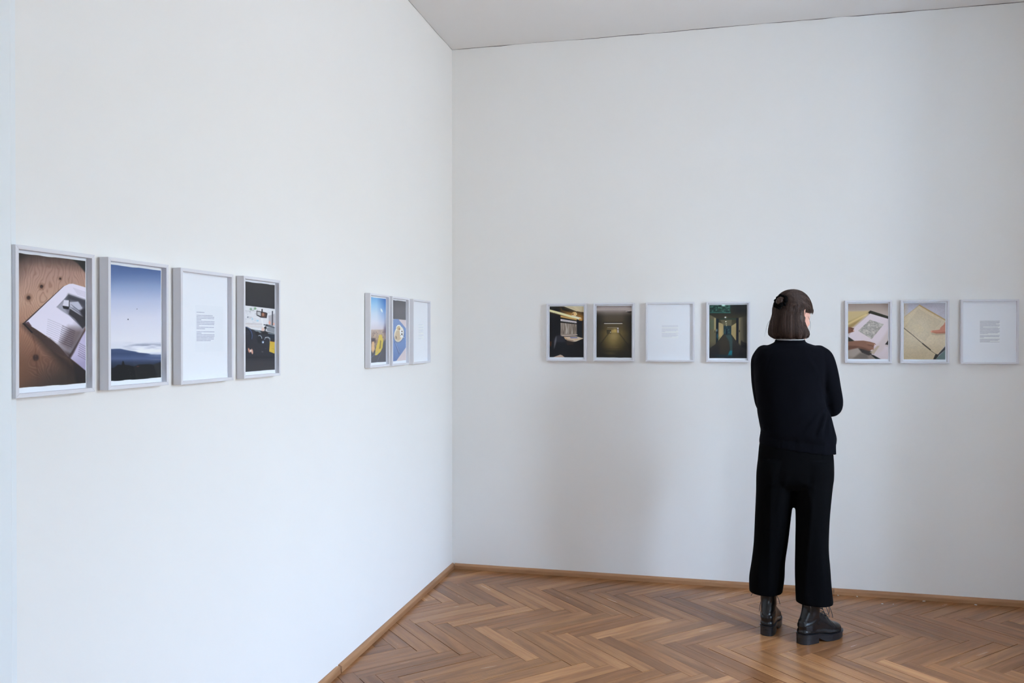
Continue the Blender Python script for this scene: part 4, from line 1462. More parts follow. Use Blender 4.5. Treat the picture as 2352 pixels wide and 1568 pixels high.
def knit():
    k = NT('navy_knit')
    k.set(Base_Color=(.0021, .0022, .0038, 1), Roughness=.95)
    k.b.inputs['Sheen Weight'].default_value = .016
    k.b.inputs['Sheen Roughness'].default_value = .5
    k.b.inputs['Sheen Tint'].default_value = (.55, .62, .9, 1)
    k.b.inputs['Specular IOR Level'].default_value = .06
    tc = k.n('ShaderNodeTexCoord')
    mp = k.n('ShaderNodeMapping')
    mp.inputs['Scale'].default_value = (700, 700, 520)
    vo = k.n('ShaderNodeTexVoronoi')
    vo.inputs['Scale'].default_value = 1
    k.l(tc.outputs['Object'], mp.inputs[0]); k.l(mp.outputs[0], vo.inputs['Vector'])
    bp = k.n('ShaderNodeBump')
    bp.inputs['Strength'].default_value = .16; bp.inputs['Distance'].default_value = .0006
    k.l(vo.outputs['Distance'], bp.inputs['Height']); k.l(bp.outputs[0], k.b.inputs['Normal'])
    return k.m


M_KNIT = knit()
M_CLOTH = simple('black_crepe', (.0016, .0016, .0021, 1), .9, bump=.10, bscale=900, spec=.055)
M_LEATHER = simple('black_leather', (.0060, .0056, .0064, 1), .26, bump=.10, bscale=260, spec=.42, var=.25, vscale=30)
M_RUBBER = simple('black_sole', (.0090, .0092, .011, 1), .36, bump=.05, bscale=150, spec=.5)
M_LACE = simple('black_lace', (.008, .007, .007, 1), .7)
M_SHIRT = simple('white_cotton', (.74, .72, .72, 1), .8, bump=.1, bscale=500)
M_SCRUNCH = simple('black_velvet', (.0022, .0022, .0025, 1), .95, bump=.3, bscale=140, spec=.05)


def hair_material():
    k = NT('brown_hair')
    tc = k.n('ShaderNodeTexCoord')
    mp = k.n('ShaderNodeMapping')
    mp.inputs['Scale'].default_value = (150, 150, 9)
    nz = k.n('ShaderNodeTexNoise')
    nz.inputs['Scale'].default_value = 1; nz.inputs['Detail'].default_value = 4
    k.l(tc.outputs['Object'], mp.inputs[0]); k.l(mp.outputs[0], nz.inputs['Vector'])
    rp = k.n('ShaderNodeValToRGB')
    rp.color_ramp.elements[0].position, rp.color_ramp.elements[0].color = .3, (.027, .0150, .0118, 1)
    rp.color_ramp.elements[1].position, rp.color_ramp.elements[1].color = .72, (.074, .0440, .0345, 1)
    k.l(nz.outputs['Fac'], rp.inputs[0]); k.l(rp.outputs[0], k.b.inputs['Base Color'])
    k.set(Roughness=.5)
    k.b.inputs['Specular IOR Level'].default_value = .22
    return k.m


M_HAIR = hair_material()


def part(name, me, parent=person, label=None):
    if parent is person or not parent.name.startswith('boot'):
        if not name.startswith('boot'):
            v = getv(me)
            v[:, 0] *= KX
            setv(me, v)
    return link(name, me, parent, label=label)


# ---- head frame -> person frame
HPHI = math.radians(38)
HC = np.array((-.004, .030, 1.428))
cp, sp = math.cos(math.radians(-5)), math.sin(math.radians(-5))
H_R = np.array([[math.cos(HPHI), math.sin(HPHI), 0], [-math.sin(HPHI), math.cos(HPHI), 0], [0, 0, 1.]]) @ np.array([[1, 0, 0], [0, cp, -sp], [0, sp, cp]])
H_OFF = np.array((0, 0, .11))


def to_head(p):
    p = np.asarray(p, float)
    return (p - H_OFF) @ H_R.T + H_OFF + HC


def head_geo(G):
    lv = [(0.000, .016, .082, .050), (.010, .030, .090, .034), (.030, .046, .090, -.008), (.055, .056, .087, -.045), (.085, .063, .087, -.066),
          (.110, .069, .089, -.080), (.135, .073, .091, -.090), (.160, .075, .092, -.094), (.185, .070, .083, -.088), (.205, .056, .061, -.070), (.218, .034, .034, -.042), (.225, .006, .004, -.012)]
    L = catmull(lv, 30)
    th = np.linspace(0, 2 * PI, 48, endpoint=False)
    rings = []
    for z, wd, yf, yb in L:
        cy, b = (yf + yb) / 2, (yf - yb) / 2
        c, q = np.cos(th), np.sin(th)
        e = 2 / 2.25
        x = wd * np.sign(c) * np.abs(c) ** e
        y = cy + b * np.sign(q) * np.abs(q) ** e
        rings.append(to_head(np.stack([x, y, np.full(48, z)], 1)))
    G.add(*rings_to_mesh(rings))

    def hb(path, rad, n=12, **kw):
        v, f = tube([to_head(p) for p in path], rad, n, **kw)
        G.add(v, f)
    hb([(0, .086, .132), (0, .097, .110), (0, .111, .088)], [.0075, .0085, .0105])           # nose
    hb([(-.011, .094, .083), (0, .104, .082), (.011, .094, .083)], [.0075, .009, .0075])
    hb([(-.021, .078, .058), (0, .0905, .0610), (.021, .078, .058)], [.0035, .0062, .0035])    # upper lip
    hb([(-.018, .078, .053), (0, .0895, .0515), (.018, .078, .053)], [.0038, .0068, .0038])    # lower lip
    for s in (-1, 1):
        hb([(s * .012, .085, .139), (s * .034, .082, .143), (s * .053, .064, .137)], [.007, .008, .006])   # brow
        hb([(s * .018, .083, .1195), (s * .033, .084, .1215), (s * .048, .073, .118)], [.004, .0052, .004])  # eyelid
        hb([(s * .018, .083, .108), (s * .033, .083, .1055), (s * .047, .073, .108)], [.003, .0038, .003])
        v, f = ellipsoid((0, 0, 0), (.020, .013, .018))
        G.add(to_head(v + np.array((s * .038, .061, .084))), f)                                     # cheek
        # ear: shell rim, lobe and inner bowl
        rim = [(s * .071, .004, .094), (s * .079, -.004, .100), (s * .085, -.018, .113), (s * .086, -.022, .128), (s * .082, -.014, .141), (s * .077, -.001, .140), (s * .074, .006, .130)]
        hb(rim, [.005, .0052, .0048, .0048, .0048, .0046, .004], steps=16)
        v, f = ellipsoid((0, 0, 0), (.005, .013, .022))
        G.add(to_head(v + np.array((s * .076, -.008, .118))), f)
        v, f = ellipsoid((0, 0, 0), (.005, .007, .009))
        G.add(to_head(v + np.array((s * .073, .002, .090))), f)


def hand_geo(G, wrist, d, n, curl, spread=.0195, thumb_side=1, r=.0085):
    d = np.array(d, float); d /= np.linalg.norm(d)
    n = np.array(n, float); n -= d * (n @ d); n /= np.linalg.norm(n)
    s = np.cross(d, n)
    W = np.array(wrist, float)
    v, f = tube([W - d * .03, W, W + d * .035, W + d * .075], [(.018, .024), (.018, .025), (.015, .036), (.013, .037)], 16, flat=n)
    G.add(v, f)
    for i, (ln, off) in enumerate(((.071, -1.5), (.079, -.5), (.074, .5), (.058, 1.5))):
        off *= thumb_side
        p = W + d * (.082 - abs(off) * .004) + s * off * spread
        path, rad = [p - d * .03, p], [r * 1.15, r * 1.1]
        a = 0.
        dd = d + s * off * .05
        dd /= np.linalg.norm(dd)
        for j, fr in enumerate((.46, .30, .24)):
            a += math.radians(curl[j])
            q = dd * math.cos(a) + n * math.sin(a)
            p = p + q * ln * fr
            path.append(p)
            rad.append(r * (1.0 - .09 * j))
        G.add(*tube(path, rad, 10, steps=12))
    b = W + d * .02 - s * thumb_side * .028 + n * .004
    t1 = d * .62 - s * thumb_side * .62 + n * .35
    t2 = d * .9 - s * thumb_side * .2 + n * .5
    G.add(*tube([b - d * .01, b + t1 * .024, b + t1 * .024 + t2 * .026, b + t1 * .024 + t2 * .048], [.014, .0115, .0100, .0085], 10, steps=10))


R_SH, R_EL = np.array((.135, .0, 1.345)), np.array((.183, .072, 1.122))
R_ARM = [(.120, .0, 1.352), (.142, .008, 1.325), (.169, .034, 1.22), (.187, .070, 1.130), (.172, .112, 1.105), (.095, .176, 1.112), (.005, .203, 1.136)]
R_WR = (-.014, .203, 1.142)
L_ARM = [(-.138, .0, 1.352), (-.153, .012, 1.315), (-.152, .055, 1.21), (-.142, .095, 1.122), (-.110, .135, 1.092), (-.030, .152, 1.084), (.055, .150, 1.098)]
L_WR = (.075, .146, 1.104)
KX = .9457                                   # measured widths -> true widths across the line of sight
ANK_L, ANK_R = (-.114, .080), (.072, .008)
DIR_L, DIR_R = np.array((.12, .993)), np.array((.70, .714))

G = Geo()
head_geo(G)
G.add(*tube([(-.006, .004, 1.34), (-.007, .010, 1.40), (-.005, .024, 1.47), (-.004, .030, 1.52)], [(.066, .055), (.053, .050), (.050, .050), (.05, .05)], 24, flat=(1, 0, 0)))
G.add(*tube([(.005, .005, .86), (.008, .005, .94), (.0, .0, 1.07), (-.012, .0, 1.22), (-.014, .0, 1.31), (-.012, .0, 1.375)],
            [(.145, .098), (.142, .096), (.118, .086), (.135, .098), (.135, .09), (.085, .06)], 32, flat=(1, 0, 0), steps=14))
for arm, sg in ((R_ARM, 1), (L_ARM, -1)):
    G.add(*tube(arm, [.046, .046, .040, .036, .034, .031, .024], 18, steps=26))
for (ax, ay), dr, hx, kx in ((ANK_L / np.array((KX, 1)), DIR_L, -.080, -.100), (ANK_R / np.array((KX, 1)), DIR_R, .092, .085)):
    G.add(*tube([(hx, 0, .86), (hx * 1.05, .01, .68), (kx, ay * .5, .48), (ax + dr[0] * .012, ay + dr[1] * .012, .29), (ax + dr[0] * .012, ay + dr[1] * .012, .16), (ax, ay, .075)], [.088, .074, .052, .034, .029, .028], 24, steps=24))
    G.add(*tube([(ax - dr[0] * .03, ay - dr[1] * .03, .075), (ax + dr[0] * .07, ay + dr[1] * .07, .066), (ax + dr[0] * .15, ay + dr[1] * .15, .056)], [(.028, .026), (.024, .030), (.016, .028)], 14))
hand_geo(G, R_WR, (-1, -.42, .16), (-.38, -1, .05), (18, 24, 20), thumb_side=-1)
hand_geo(G, L_WR, (.80, -.52, .30), (-.55, -.80, .0), (22, 26, 22), thumb_side=1)
body_me = remesh('body', G, .0042, 3, M_SKIN)
body = part('body', body_me)
for s in (-1, 1):
    v, f = ellipsoid((0, 0, 0), (.0118, .0118, .0118), 20, 12)
    e = part('eye', mesh('eye', to_head(v + np.array((s * .0325, .0745, .1135))), f, simple('eye_white', (.75, .72, .70, 1), .2), True), body)
    v, f = ellipsoid((0, 0, 0), (.0058, .0035, .0058), 16, 8)
    part('iris', mesh('iris', to_head(v + np.array((s * .0325, .0838, .1135))), f, simple('iris_brown', (.05, .03, .02, 1), .15), True), body)


M_LIP = simple('lip', srgb(172, 104, 96), .45)
G = Geo()
for z_, y_, r_ in ((.0612, .0912, .0052), (.0514, .0905, .0058)):
    G.add(*tube([to_head(p) for p in ((-.019, .0795, z_ - .003), (0, y_, z_), (.019, .0795, z_ - .003))], [.0030, r_, .0030], 10, steps=12))
part('lips', G.me('lips', M_LIP, True), body)['kind'] = 'stuff'
for s in (-1, 1):
    part('eyebrow', mesh('eyebrow', *tube([to_head(p) for p in ((s * .014, .0915, .140), (s * .034, .0895, .1450), (s * .052, .072, .1400))], [.0022, .0026, .0012], 8, steps=12),
                         simple('brow_brown', (.03, .018, .012, 1), .7), True), body)


# ---- loft from silhouettes: levels (z, left, right, y centre, half depth)
def loft(levels, n=56, steps=40, tilt=None, e=2.3):
    L = catmull(levels, steps)
    th = np.linspace(0, 2 * PI, n, endpoint=False)
    rings = []
    for z, a, b, yc, d in L:
        c, q = np.cos(th), np.sin(th)
        x = (a + b) / 2 + (b - a) / 2 * np.sign(c) * np.abs(c) ** (2 / e)
        y = yc + d * np.sign(q) * np.abs(q) ** (2 / e)
        zz = np.full(n, z)
        if tilt:
            zz = zz + tilt(z) * x
        rings.append(np.stack([x, y, zz], 1))
    return rings_to_mesh(rings)


def fold(v, nr, segs, sel):
    """raise soft ridges along segments drawn in the x-z plane"""
    d = np.zeros(len(v))
    for (x0, z0), (x1, z1), amp, wid in segs:
        ex, ez = x1 - x0, z1 - z0
        L2 = ex * ex + ez * ez
        t = ((v[:, 0] - x0) * ex + (v[:, 2] - z0) * ez) / L2
        tc = np.clip(t, 0, 1)
        dist = np.hypot(v[:, 0] - x0 - tc * ex, v[:, 2] - z0 - tc * ez)
        d += amp * np.exp(-(dist / wid) ** 2) * (.35 + .65 * np.sin(PI * np.clip(tc, .02, .98)))
    return v + nr * (d * sel)[:, None]


# ---- sweater
G = Geo()
torso = [(1.425, -.086, .054, .012, .052), (1.415, -.092, .062, .009, .060), (1.402, -.122, .098, .006, .074), (1.386, -.160, .142, .002, .087), (1.362, -.186, .156, .0, .099),
         (1.32, -.192, .160, .0, .111), (1.25, -.188, .150, .0, .119), (1.18, -.182, .146, .003, .121), (1.12, -.176, .154, .005, .123), (1.069, -.1715, .179, .006, .124),
         (1.02, -.164, .194, .008, .125), (.985, -.156, .205, .01, .127), (.958, -.160, .2035, .01, .121), (.934, -.164, .204, .01, .121), (.912, -.164, .204, .01, .122)]
G.add(*loft(torso, 72, 60, tilt=lambda z: -.100 * float(np.clip((1.08 - z) / .12, 0, 1))))
G.add(*tube(R_ARM, [.052, .054, .053, .051, .049, .044, .036], 22, steps=34))
G.add(*tube(L_ARM, [.052, .053, .051, .048, .047, .043, .036], 22, steps=34))
sw = remesh('sweater', G, .0058, 5, M_KNIT)
v, nr = getv(sw), normals(sw)
back = np.clip(-nr[:, 1] * 1.6 + .1, 0, 1)
v = fold(v, nr, [((.150, 1.135), (.055, 1.000), .0055, .011), ((.160, 1.10), (.115, .990), .0060, .009), ((.172, 1.075), (.165, .975), .0050, .009), ((.185, 1.06), (.196, .985), .004, .007),
                 ((.135, 1.21), (.160, 1.13), .006, .010), ((.105, 1.115), (.000, 1.02), .0035, .014), ((-.12, 1.03), (-.155, 1.00), .004, .012), ((-.06, .985), (-.15, 1.01), .003, .012),
                 ((.06, 1.35), (.135, 1.24), .0028, .010), ((-.14, 1.32), (-.175, 1.22), .003, .012), ((.04, 1.20), (.03, 1.05), .0025, .03), ((-.08, 1.22), (-.09, 1.06), .0025, .03)], back)
v = fold(v, nr, [((.140, 1.105), (.100, .985), -.0055, .010), ((.163, 1.09), (.142, .980), -.0060, .009), ((.128, 1.245), (.150, 1.15), -.006, .008), ((.085, 1.36), (.132, 1.25), -.0018, .006),
                 ((-.10, 1.38), (-.135, 1.26), -.0018, .006)], back)
low = .0022 * vnoise(v[:, 0] * 14 + v[:, 1] * 9, v[:, 2] * 7, 5) + .0010 * vnoise(v[:, 0] * 40, v[:, 2] * 26 + v[:, 1] * 30, 6)
v = v + nr * low[:, None]
zz = v[:, 2] + .1 * v[:, 0]
rib = (zz < .962) & (np.hypot(v[:, 0] - .02, v[:, 1]) > .02)
ang = np.arctan2(v[:, 1] - .01, v[:, 0] - .018)
v = v + nr * (np.where(rib, .0006 * np.sin(ang * 150) - .0015, 0))[:, None] * (np.abs(nr[:, 2]) < .6)[:, None]
setv(sw, v)
sweater = part('sweater', sw, label='dark navy knitted sweater with a ribbed hem')
# ribbed neckband
th = np.linspace(0, 2 * PI, 60, endpoint=False)
band = [(-.016 + .067 * math.cos(a), .012 + .055 * math.sin(a), 1.4205 + .004 * math.sin(a)) for a in th]


def ring_tube(pts, r, n=10, wob=None):
    P = np.asarray(pts)
    T = np.roll(P, -1, 0) - np.roll(P, 1, 0)
    T /= np.linalg.norm(T, axis=1)[:, None]
    c = P.mean(0)
    rings = []
    a = np.linspace(0, 2 * PI, n, endpoint=False)
    up0 = np.cross(P[0] - c, T[0])
    for i in range(len(P)):
        o = P[i] - c
        o = o - T[i] * (o @ T[i])
        o /= np.linalg.norm(o)
        u = np.cross(T[i], o)
        rr = r if np.isscalar(r) else r[i]
        rings.append(P[i] + np.outer(np.cos(a) * rr, o) + np.outer(np.sin(a) * rr * (wob or 1), u))
    m = len(P)
    v = np.vstack(rings)
    f = [(i * n + j, ((i + 1) % m) * n + j, ((i + 1) % m) * n + (j + 1) % n, i * n + (j + 1) % n) for i in range(m) for j in range(n)]
    return v, f


part('neckband', mesh('neckband', *ring_tube(band, .0065, 10, 1.3), M_KNIT, True), sweater)
# white shirt collar that shows under the hair
sh = []
for z, k_ in ((1.39, 1.04), (1.42, 1.0), (1.4345, .97), (1.4345, .92), (1.39, .92)):
    sh.append(np.array([(-.015 + .067 * k_ * math.cos(a), .013 + .053 * k_ * math.sin(a), z + .003 * math.sin(a)) for a in th]))
vv, ff = rings_to_mesh(sh, cap=False)
part('shirt_collar', mesh('shirt_collar', vv, ff, M_SHIRT, True), person, 'thin white shirt collar above the sweater')

# ---- trousers
G = Geo()
G.add(*loft([(.955, -.158, .178, .008, .110), (.915, -.165, .186, .006, .112), (.86, -.170, .191, .003, .114), (.80, -.176, .192, .0, .113), (.755, -.172, .188, .0, .104), (.725, -.150, .165, .0, .080)], 64, 26))
legL = [(.86, -.168, .016, .0, .108), (.794, -.177, .010, .0, .108), (.70, -.179, .004, .008, .101), (.585, -.184, -.009, .018, .093), (.448, -.191, -.0235, .040, .091), (.352, -.202, -.0375, .058, .095), (.27, -.214, -.043, .070, .099), (.196, -.2145, -.054, .080, .102)]
legR = [(.86, .004, .189, .0, .108), (.794, .006, .192, .0, .108), (.70, .008, .182, .0, .101), (.585, .012, .172, .0, .092), (.448, .010, .169, .004, .088), (.352, .009, .1755, .008, .088), (.27, .011, .182, .012, .091), (.186, .014, .192, .014, .094)]
G.add(*loft(legL, 56, 60, e=2.15))
G.add(*loft(legR, 56, 60, e=2.15))
tr_me = remesh('trousers', G, .0062, 4, M_CLOTH)
v, nr = getv(tr_me), normals(tr_me)
bk = np.clip(np.abs(nr[:, 1]) * 1.5, 0, 1)
v = fold(v, nr, [((-.10, .80), (-.115, .25), .0035, .012), ((.10, .80), (.050, .22), .0040, .012), ((-.03, .80), (-.08, .62), .003, .012), ((.06, .80), (.09, .62), .003, .014),
                 ((-.15, .45), (-.175, .22), .003, .010), ((.13, .5), (.145, .22), .003, .012), ((-.09, .40), (-.06, .22), .0025, .010), ((.03, .55), (.012, .3), .003, .010),
                 ((.02, .78), (.12, .735), .003, .012), ((-.02, .78), (-.13, .74), .003, .012)], bk)
amp = np.clip((.75 - v[:, 2]) / .4, .2, 1)
v = v + nr * (.0026 * amp * vnoise(v[:, 0] * 26 + v[:, 1] * 18, v[:, 2] * 4.5, 8))[:, None]
setv(tr_me, v)
bm = bmesh.new(); bm.from_mesh(tr_me)
for sgn, hz in ((-1, .2035), (1, .1935)):
    fs = [f for f in bm.faces if f.calc_center_median().z < .40 and (f.calc_center_median().x + .02) * sgn > 0]
    es = {e for f in fs for e in f.edges}
    vs_ = {q for f in fs for q in f.verts}
    bmesh.ops.bisect_plane(bm, geom=list(vs_) + list(es) + fs, plane_co=(0, 0, hz), plane_no=(0, 0, 1), clear_inner=True)
bm.to_mesh(tr_me); bm.free()
trs = part('trousers', tr_me, label='black wide cropped trousers')
sol = trs.modifiers.new('thickness', 'SOLIDIFY'); sol.thickness = .0025; sol.offset = -1


# ---- boots
def slab(ys, wfun, top, bot, nx=2):
    """sole-like body built from slices along y"""
    v, f = [], []
    for y in ys:
        w_ = wfun(y)
        c = .0 + .004 * math.sin((y + .06) / .26 * PI)
        v += [(c - w_, y, bot(y)), (c + w_, y, bot(y)), (c + w_, y, top(y)), (c - w_, y, top(y))]
    n = len(ys)
    for i in range(n - 1):
        for j in range(4):
            a, b = 4 * i + j, 4 * i + (j + 1) % 4
            f.append((a, b, b + 4, a + 4))
    f += [(3, 2, 1, 0), tuple(range(4 * n - 4, 4 * n))]
    return v, f


_p = catmull([(-.0655, .004), (-.0635, .013), (-.057, .0235), (-.045, .0315), (-.025, .0355), (.0, .0350), (.04, .0335), (.08, .0395), (.115, .0450), (.15, .0445), (.175, .0385), (.192, .029), (.202, .0175), (.2055, .007)], 64)
WY, WW = _p[:, 0], _p[:, 1] * .96


def make_boot(name, ank, dr, label, ends):
    rz = math.atan2(-dr[0], dr[1])
    G = Geo()
    G.add(*tube([(0, .016, .275), (0, .014, .20), (0, .012, .15), (0, .002, .105), (0, -.006, .075)], [(.0415, .0455), (.040, .044), (.038, .045), (.036, .052), (.036, .054)], 28, flat=(1, 0, 0), steps=16))
    G.add(*tube([(0, -.030, .082), (0, .02, .086), (0, .06, .084), (0, .095, .070), (0, .13, .0555), (0, .158, .0500), (0, .170, .0480)],
                [(.042, .032), (.047, .034), (.048, .035), (.037, .039), (.0265, .043), (.0225, .041), (.021, .037)], 28, steps=22))
    G.add(*tube([(0, -.041, .054), (0, .0, .054), (.003, .05, .050), (.004, .10, .041), (.004, .14, .0395), (.003, .172, .0405)], [(.021, .031), (.021, .0345), (.020, .033), (.017, .0405), (.016, .0425), (.016, .035)], 28, steps=22))
    up = remesh('boot', G, .0034, 6, M_LEATHER)
    v, nr = getv(up), normals(up)
    side = np.clip(np.abs(nr[:, 0]) * 1.5, 0, 1)
    t = v[:, 2] - .12 - .35 * (v[:, 1] - .02)
    v = v + nr * (side * (-.0014 * np.exp(-(t / .006) ** 2) + .0011 * np.exp(-((t + .013) / .007) ** 2)))[:, None]
    t = (v[:, 1] - .105) + .5 * (v[:, 2] - .08)
    v = v + nr * (-.0016 * np.exp(-(t / .004) ** 2) - .0013 * np.exp(-((t - .014) / .004) ** 2) + .0010 * np.exp(-((t - .007) / .004) ** 2))[:, None]
    v = v + nr * (.0010 * vnoise(v[:, 0] * 50 + 7, v[:, 1] * 34 + v[:, 2] * 40, 12))[:, None]
    setv(up, v)
    b = part(name, up, person, label)
    b.location = (ank[0], ank[1], 0)
    b.rotation_euler = (0, 0, rz)
    ys = np.interp(np.linspace(0, 1, 61), np.linspace(0, 1, len(WY)), WY)
    wf = lambda y, k_=1., o=0.: float(np.interp(y, WY, WW)) * k_ + o
    top = lambda y: float(np.interp(y, [-.07, .03, .09, .17, .21], [.0475, .044, .0335, .033, .036]))
    bot = lambda y: float(np.interp(y, [-.07, .02, .055, .075, .15, .21], [.030, .028, .008, .0, .0, .007]))
    so = mesh('sole', *slab(ys, wf, lambda y: top(y) - .005, bot), M_RUBBER)
    bevelled(so, .0012)
    part('sole', so, b)
    we = mesh('welt', *slab(ys * 1.01, lambda y: wf(y / 1.01, 1, .0022), top, lambda y: top(y) - .0045), M_RUBBER)
    part('welt', we, b)
    yh = np.concatenate([np.linspace(-.0652, -.04, 14), np.linspace(-.034, .030, 8)])
    he = mesh('heel', *slab(yh, lambda y: wf(y, .99), lambda y: .0305, lambda y: 0.), M_RUBBER)
    part('heel', bevelled(he, .001), b)
    # laces: rungs over the tongue, then a bow with hanging ends
    gl = Geo()
    fr_ = [(.113, .102), (.100, .116), (.086, .134), (.074, .154), (.066, .176), (.0625, .198)]
    for i in range(len(fr_) - 1):
        (ya, za), (yb, zb) = fr_[i], fr_[i + 1]
        for s in (-1, 1):
            gl.add(*tube([(-s * .019, ya - .007, za), (0, (ya + yb) / 2 + .002, (za + zb) / 2 + .001), (s * .019, yb - .008, zb)], [.0016] * 3, 7, steps=8))
    part('laces', gl.me('laces', M_LACE, True), b)
    gb = Geo()
    for pth in ends:
        gb.add(*tube(pth, [.0013] * len(pth), 7, steps=18))
    part('lace_bow', gb.me('lace_bow', M_LACE, True), b)
    # eyelets
    ge = Geo()
    for ya, za in fr_:
        for s in (-1, 1):
            ge.add(*ellipsoid((s * .0205, ya - .009, za), (.0026, .0026, .0026), 8, 6))
    part('eyelets', ge.me('eyelets', simple('dark_metal', (.03, .03, .03, 1), .35, metallic=1), True), b)['kind'] = 'stuff'
    return b


make_boot('boot', ANK_L, DIR_L, 'left boot, turned almost straight away',
          [[(.0, .066, .186), (-.035, .062, .196), (-.060, .048, .190), (-.078, .040, .172), (-.088, .036, .154)],
           [(.0, .066, .186), (.022, .082, .168), (.036, .085, .142), (.044, .082, .118)],
           [(-.004, .066, .184), (-.030, .070, .160), (-.045, .055, .120), (-.048, .030, .085)]])
make_boot('boot', ANK_R, DIR_R, 'right boot, turned out to the right',
          [[(.0, .066, .192), (.020, .088, .182), (.028, .104, .158), (.030, .118, .124), (.028, .126, .103)],
           [(.0, .066, .192), (.016, .084, .188), (.020, .102, .166), (.022, .110, .138), (.014, .112, .118), (.008, .100, .120)],
           [(.0, .066, .190), (-.018, .092, .178), (-.024, .110, .146), (-.022, .126, .104)],
           [(.0, .066, .190), (.024, .076, .172), (.034, .086, .140), (.036, .094, .112)]])


# ---- hair: half up in a bun, the rest a chin-length bob
EC = np.array((-.004, .030, 1.547))          # centre of the pulled-back hair cap
EA = np.array((.0865, .107, .121))           # half axes: across, along the face direction, up
FD = np.array((math.sin(HPHI), math.cos(HPHI), 0))
SD = np.array((math.cos(HPHI), -math.sin(HPHI), 0))


def cap_point(dirs, k_=1.):
    """point on the cap in the given direction (rows of unit vectors)"""
    d = np.atleast_2d(dirs)
    a, b, c = d @ SD, d @ FD, d[:, 2]
    e = 2.25
    r = (np.abs(a / EA[0]) ** e + np.abs(b / EA[1]) ** e + np.abs(c / EA[2]) ** e) ** (-1 / e)
    return EC + d * (r * k_)[:, None]


BOB = [(1.606, -.066, .046), (1.592, -.084, .058), (1.575, -.094, .058), (1.555, -.100, .053), (1.526, -.109, .054), (1.497, -.117, .063), (1.468, -.121, .077), (1.450, -.118, .081), (1.438, -.103, .074), (1.4315, -.088, .062)]


def bob_point(az, z, k_=1.):
    """az: degrees from straight ahead, clockwise to her right"""
    zs = [b[0] for b in BOB][::-1]
    l = np.interp(z, zs, [b[1] for b in BOB][::-1])
    r = np.interp(z, zs, [b[2] for b in BOB][::-1])
    dep = np.interp(z, [1.4315, 1.440, 1.46, 1.53, 1.575, 1.604], [.074, .086, .097, .102, .098, .080])
    yc = .016
    a = np.radians(az)
    return np.stack([(l + r) / 2 + (r - l) / 2 * np.sin(a) * k_, yc + dep * np.cos(a) * k_, z + 0 * a], -1)


G = Geo()
# cap: solid ellipsoid-like shell, cut open at the face by not reaching below the brow there
dirs = []
for el_ in np.linspace(-88, 88, 25):
    e_ = math.radians(el_)
    dirs.append(np.array([(math.cos(e_) * math.sin(a), math.cos(e_) * math.cos(a), math.sin(e_)) for a in np.linspace(0, 2 * PI, 48, endpoint=False)]))
rings = []
for ring in dirs:
    P = cap_point(ring)
    fdist = ring @ FD
    # above the brow the hair stays full; lower down at the face it retreats into the head
    low_ = np.clip((1.560 - P[:, 2]) / .010, 0, 1) * np.clip((fdist + .05) / .10, 0, 1)
    P = EC + (P - EC) * (1 - .42 * low_)[:, None]
    P[:, 2] = np.maximum(P[:, 2], 1.470)
    rings.append(P)
G.add(*rings_to_mesh(rings))
# bob: thick curtain from behind the right ear round to the left cheek
az = np.linspace(112, 328, 60)
rb = []
for z in np.concatenate([np.linspace(1.604, 1.449, 22), [1.442, 1.436, 1.4325]]):
    w_ = .024 if z > 1.45 else .024 * (1 - .5 * (1.45 - z) / .022)
    outer = bob_point(az, z)
    c = np.array((-.02, .02, z))
    inner = c + (outer - c) * (1 - w_ * 1.7 / np.linalg.norm(outer - c, axis=1))[:, None]
    outer[0] = (outer[0] * .4 + inner[0] * .6); outer[-1] = (outer[-1] * .4 + inner[-1] * .6)
    rb.append(np.vstack([outer, inner[::-1]]))
G.add(*rings_to_mesh(rb[::-1]))
hair_me = remesh('hair', G, .0040, 7, M_HAIR)
v, nr = getv(hair_me), normals(hair_me)
BUND = np.array((-.051, -.079, .060)); BUND /= np.linalg.norm(BUND)
rel = v - EC
dn = rel / np.linalg.norm(rel, axis=1)[:, None]
# grooves: locks run towards the bun on the cap and straight down on the bob
t1 = np.cross(BUND, (0, 0, 1.)); t1 /= np.linalg.norm(t1); t2 = np.cross(BUND, t1)
angb = np.arctan2(dn @ t2, dn @ t1)
dist = np.arccos(np.clip(dn @ BUND, -1, 1))
gcap = .0016 * vnoise(angb * 9 + 20, dist * 2.2, 31) + .0008 * vnoise(angb * 24 + 50, dist * 3, 32)
azv = np.arctan2(v[:, 0] + .025, v[:, 1] - .016)
gbob = .0022 * vnoise(azv * 9 + 30, v[:, 2] * 9, 33) + .0011 * vnoise(azv * 26 + 60, v[:, 2] * 14, 34)
mixb = np.clip((1.560 - v[:, 2]) / .03, 0, 1)
v = v + nr * (gcap * (1 - mixb) + gbob * mixb)[:, None]
setv(hair_me, v)
hair = part('hair', hair_me, label='brown chin-length hair, half pulled back')

# loose strands lying on the surface, and a few flyaways
G = Geo()
rs = np.random.default_rng(5)


def strand(path, r, n=4):
    P = catmull(path, 12)
    G.add(*tube(P, np.linspace(r, r * .55, 12), n, rounded=False))


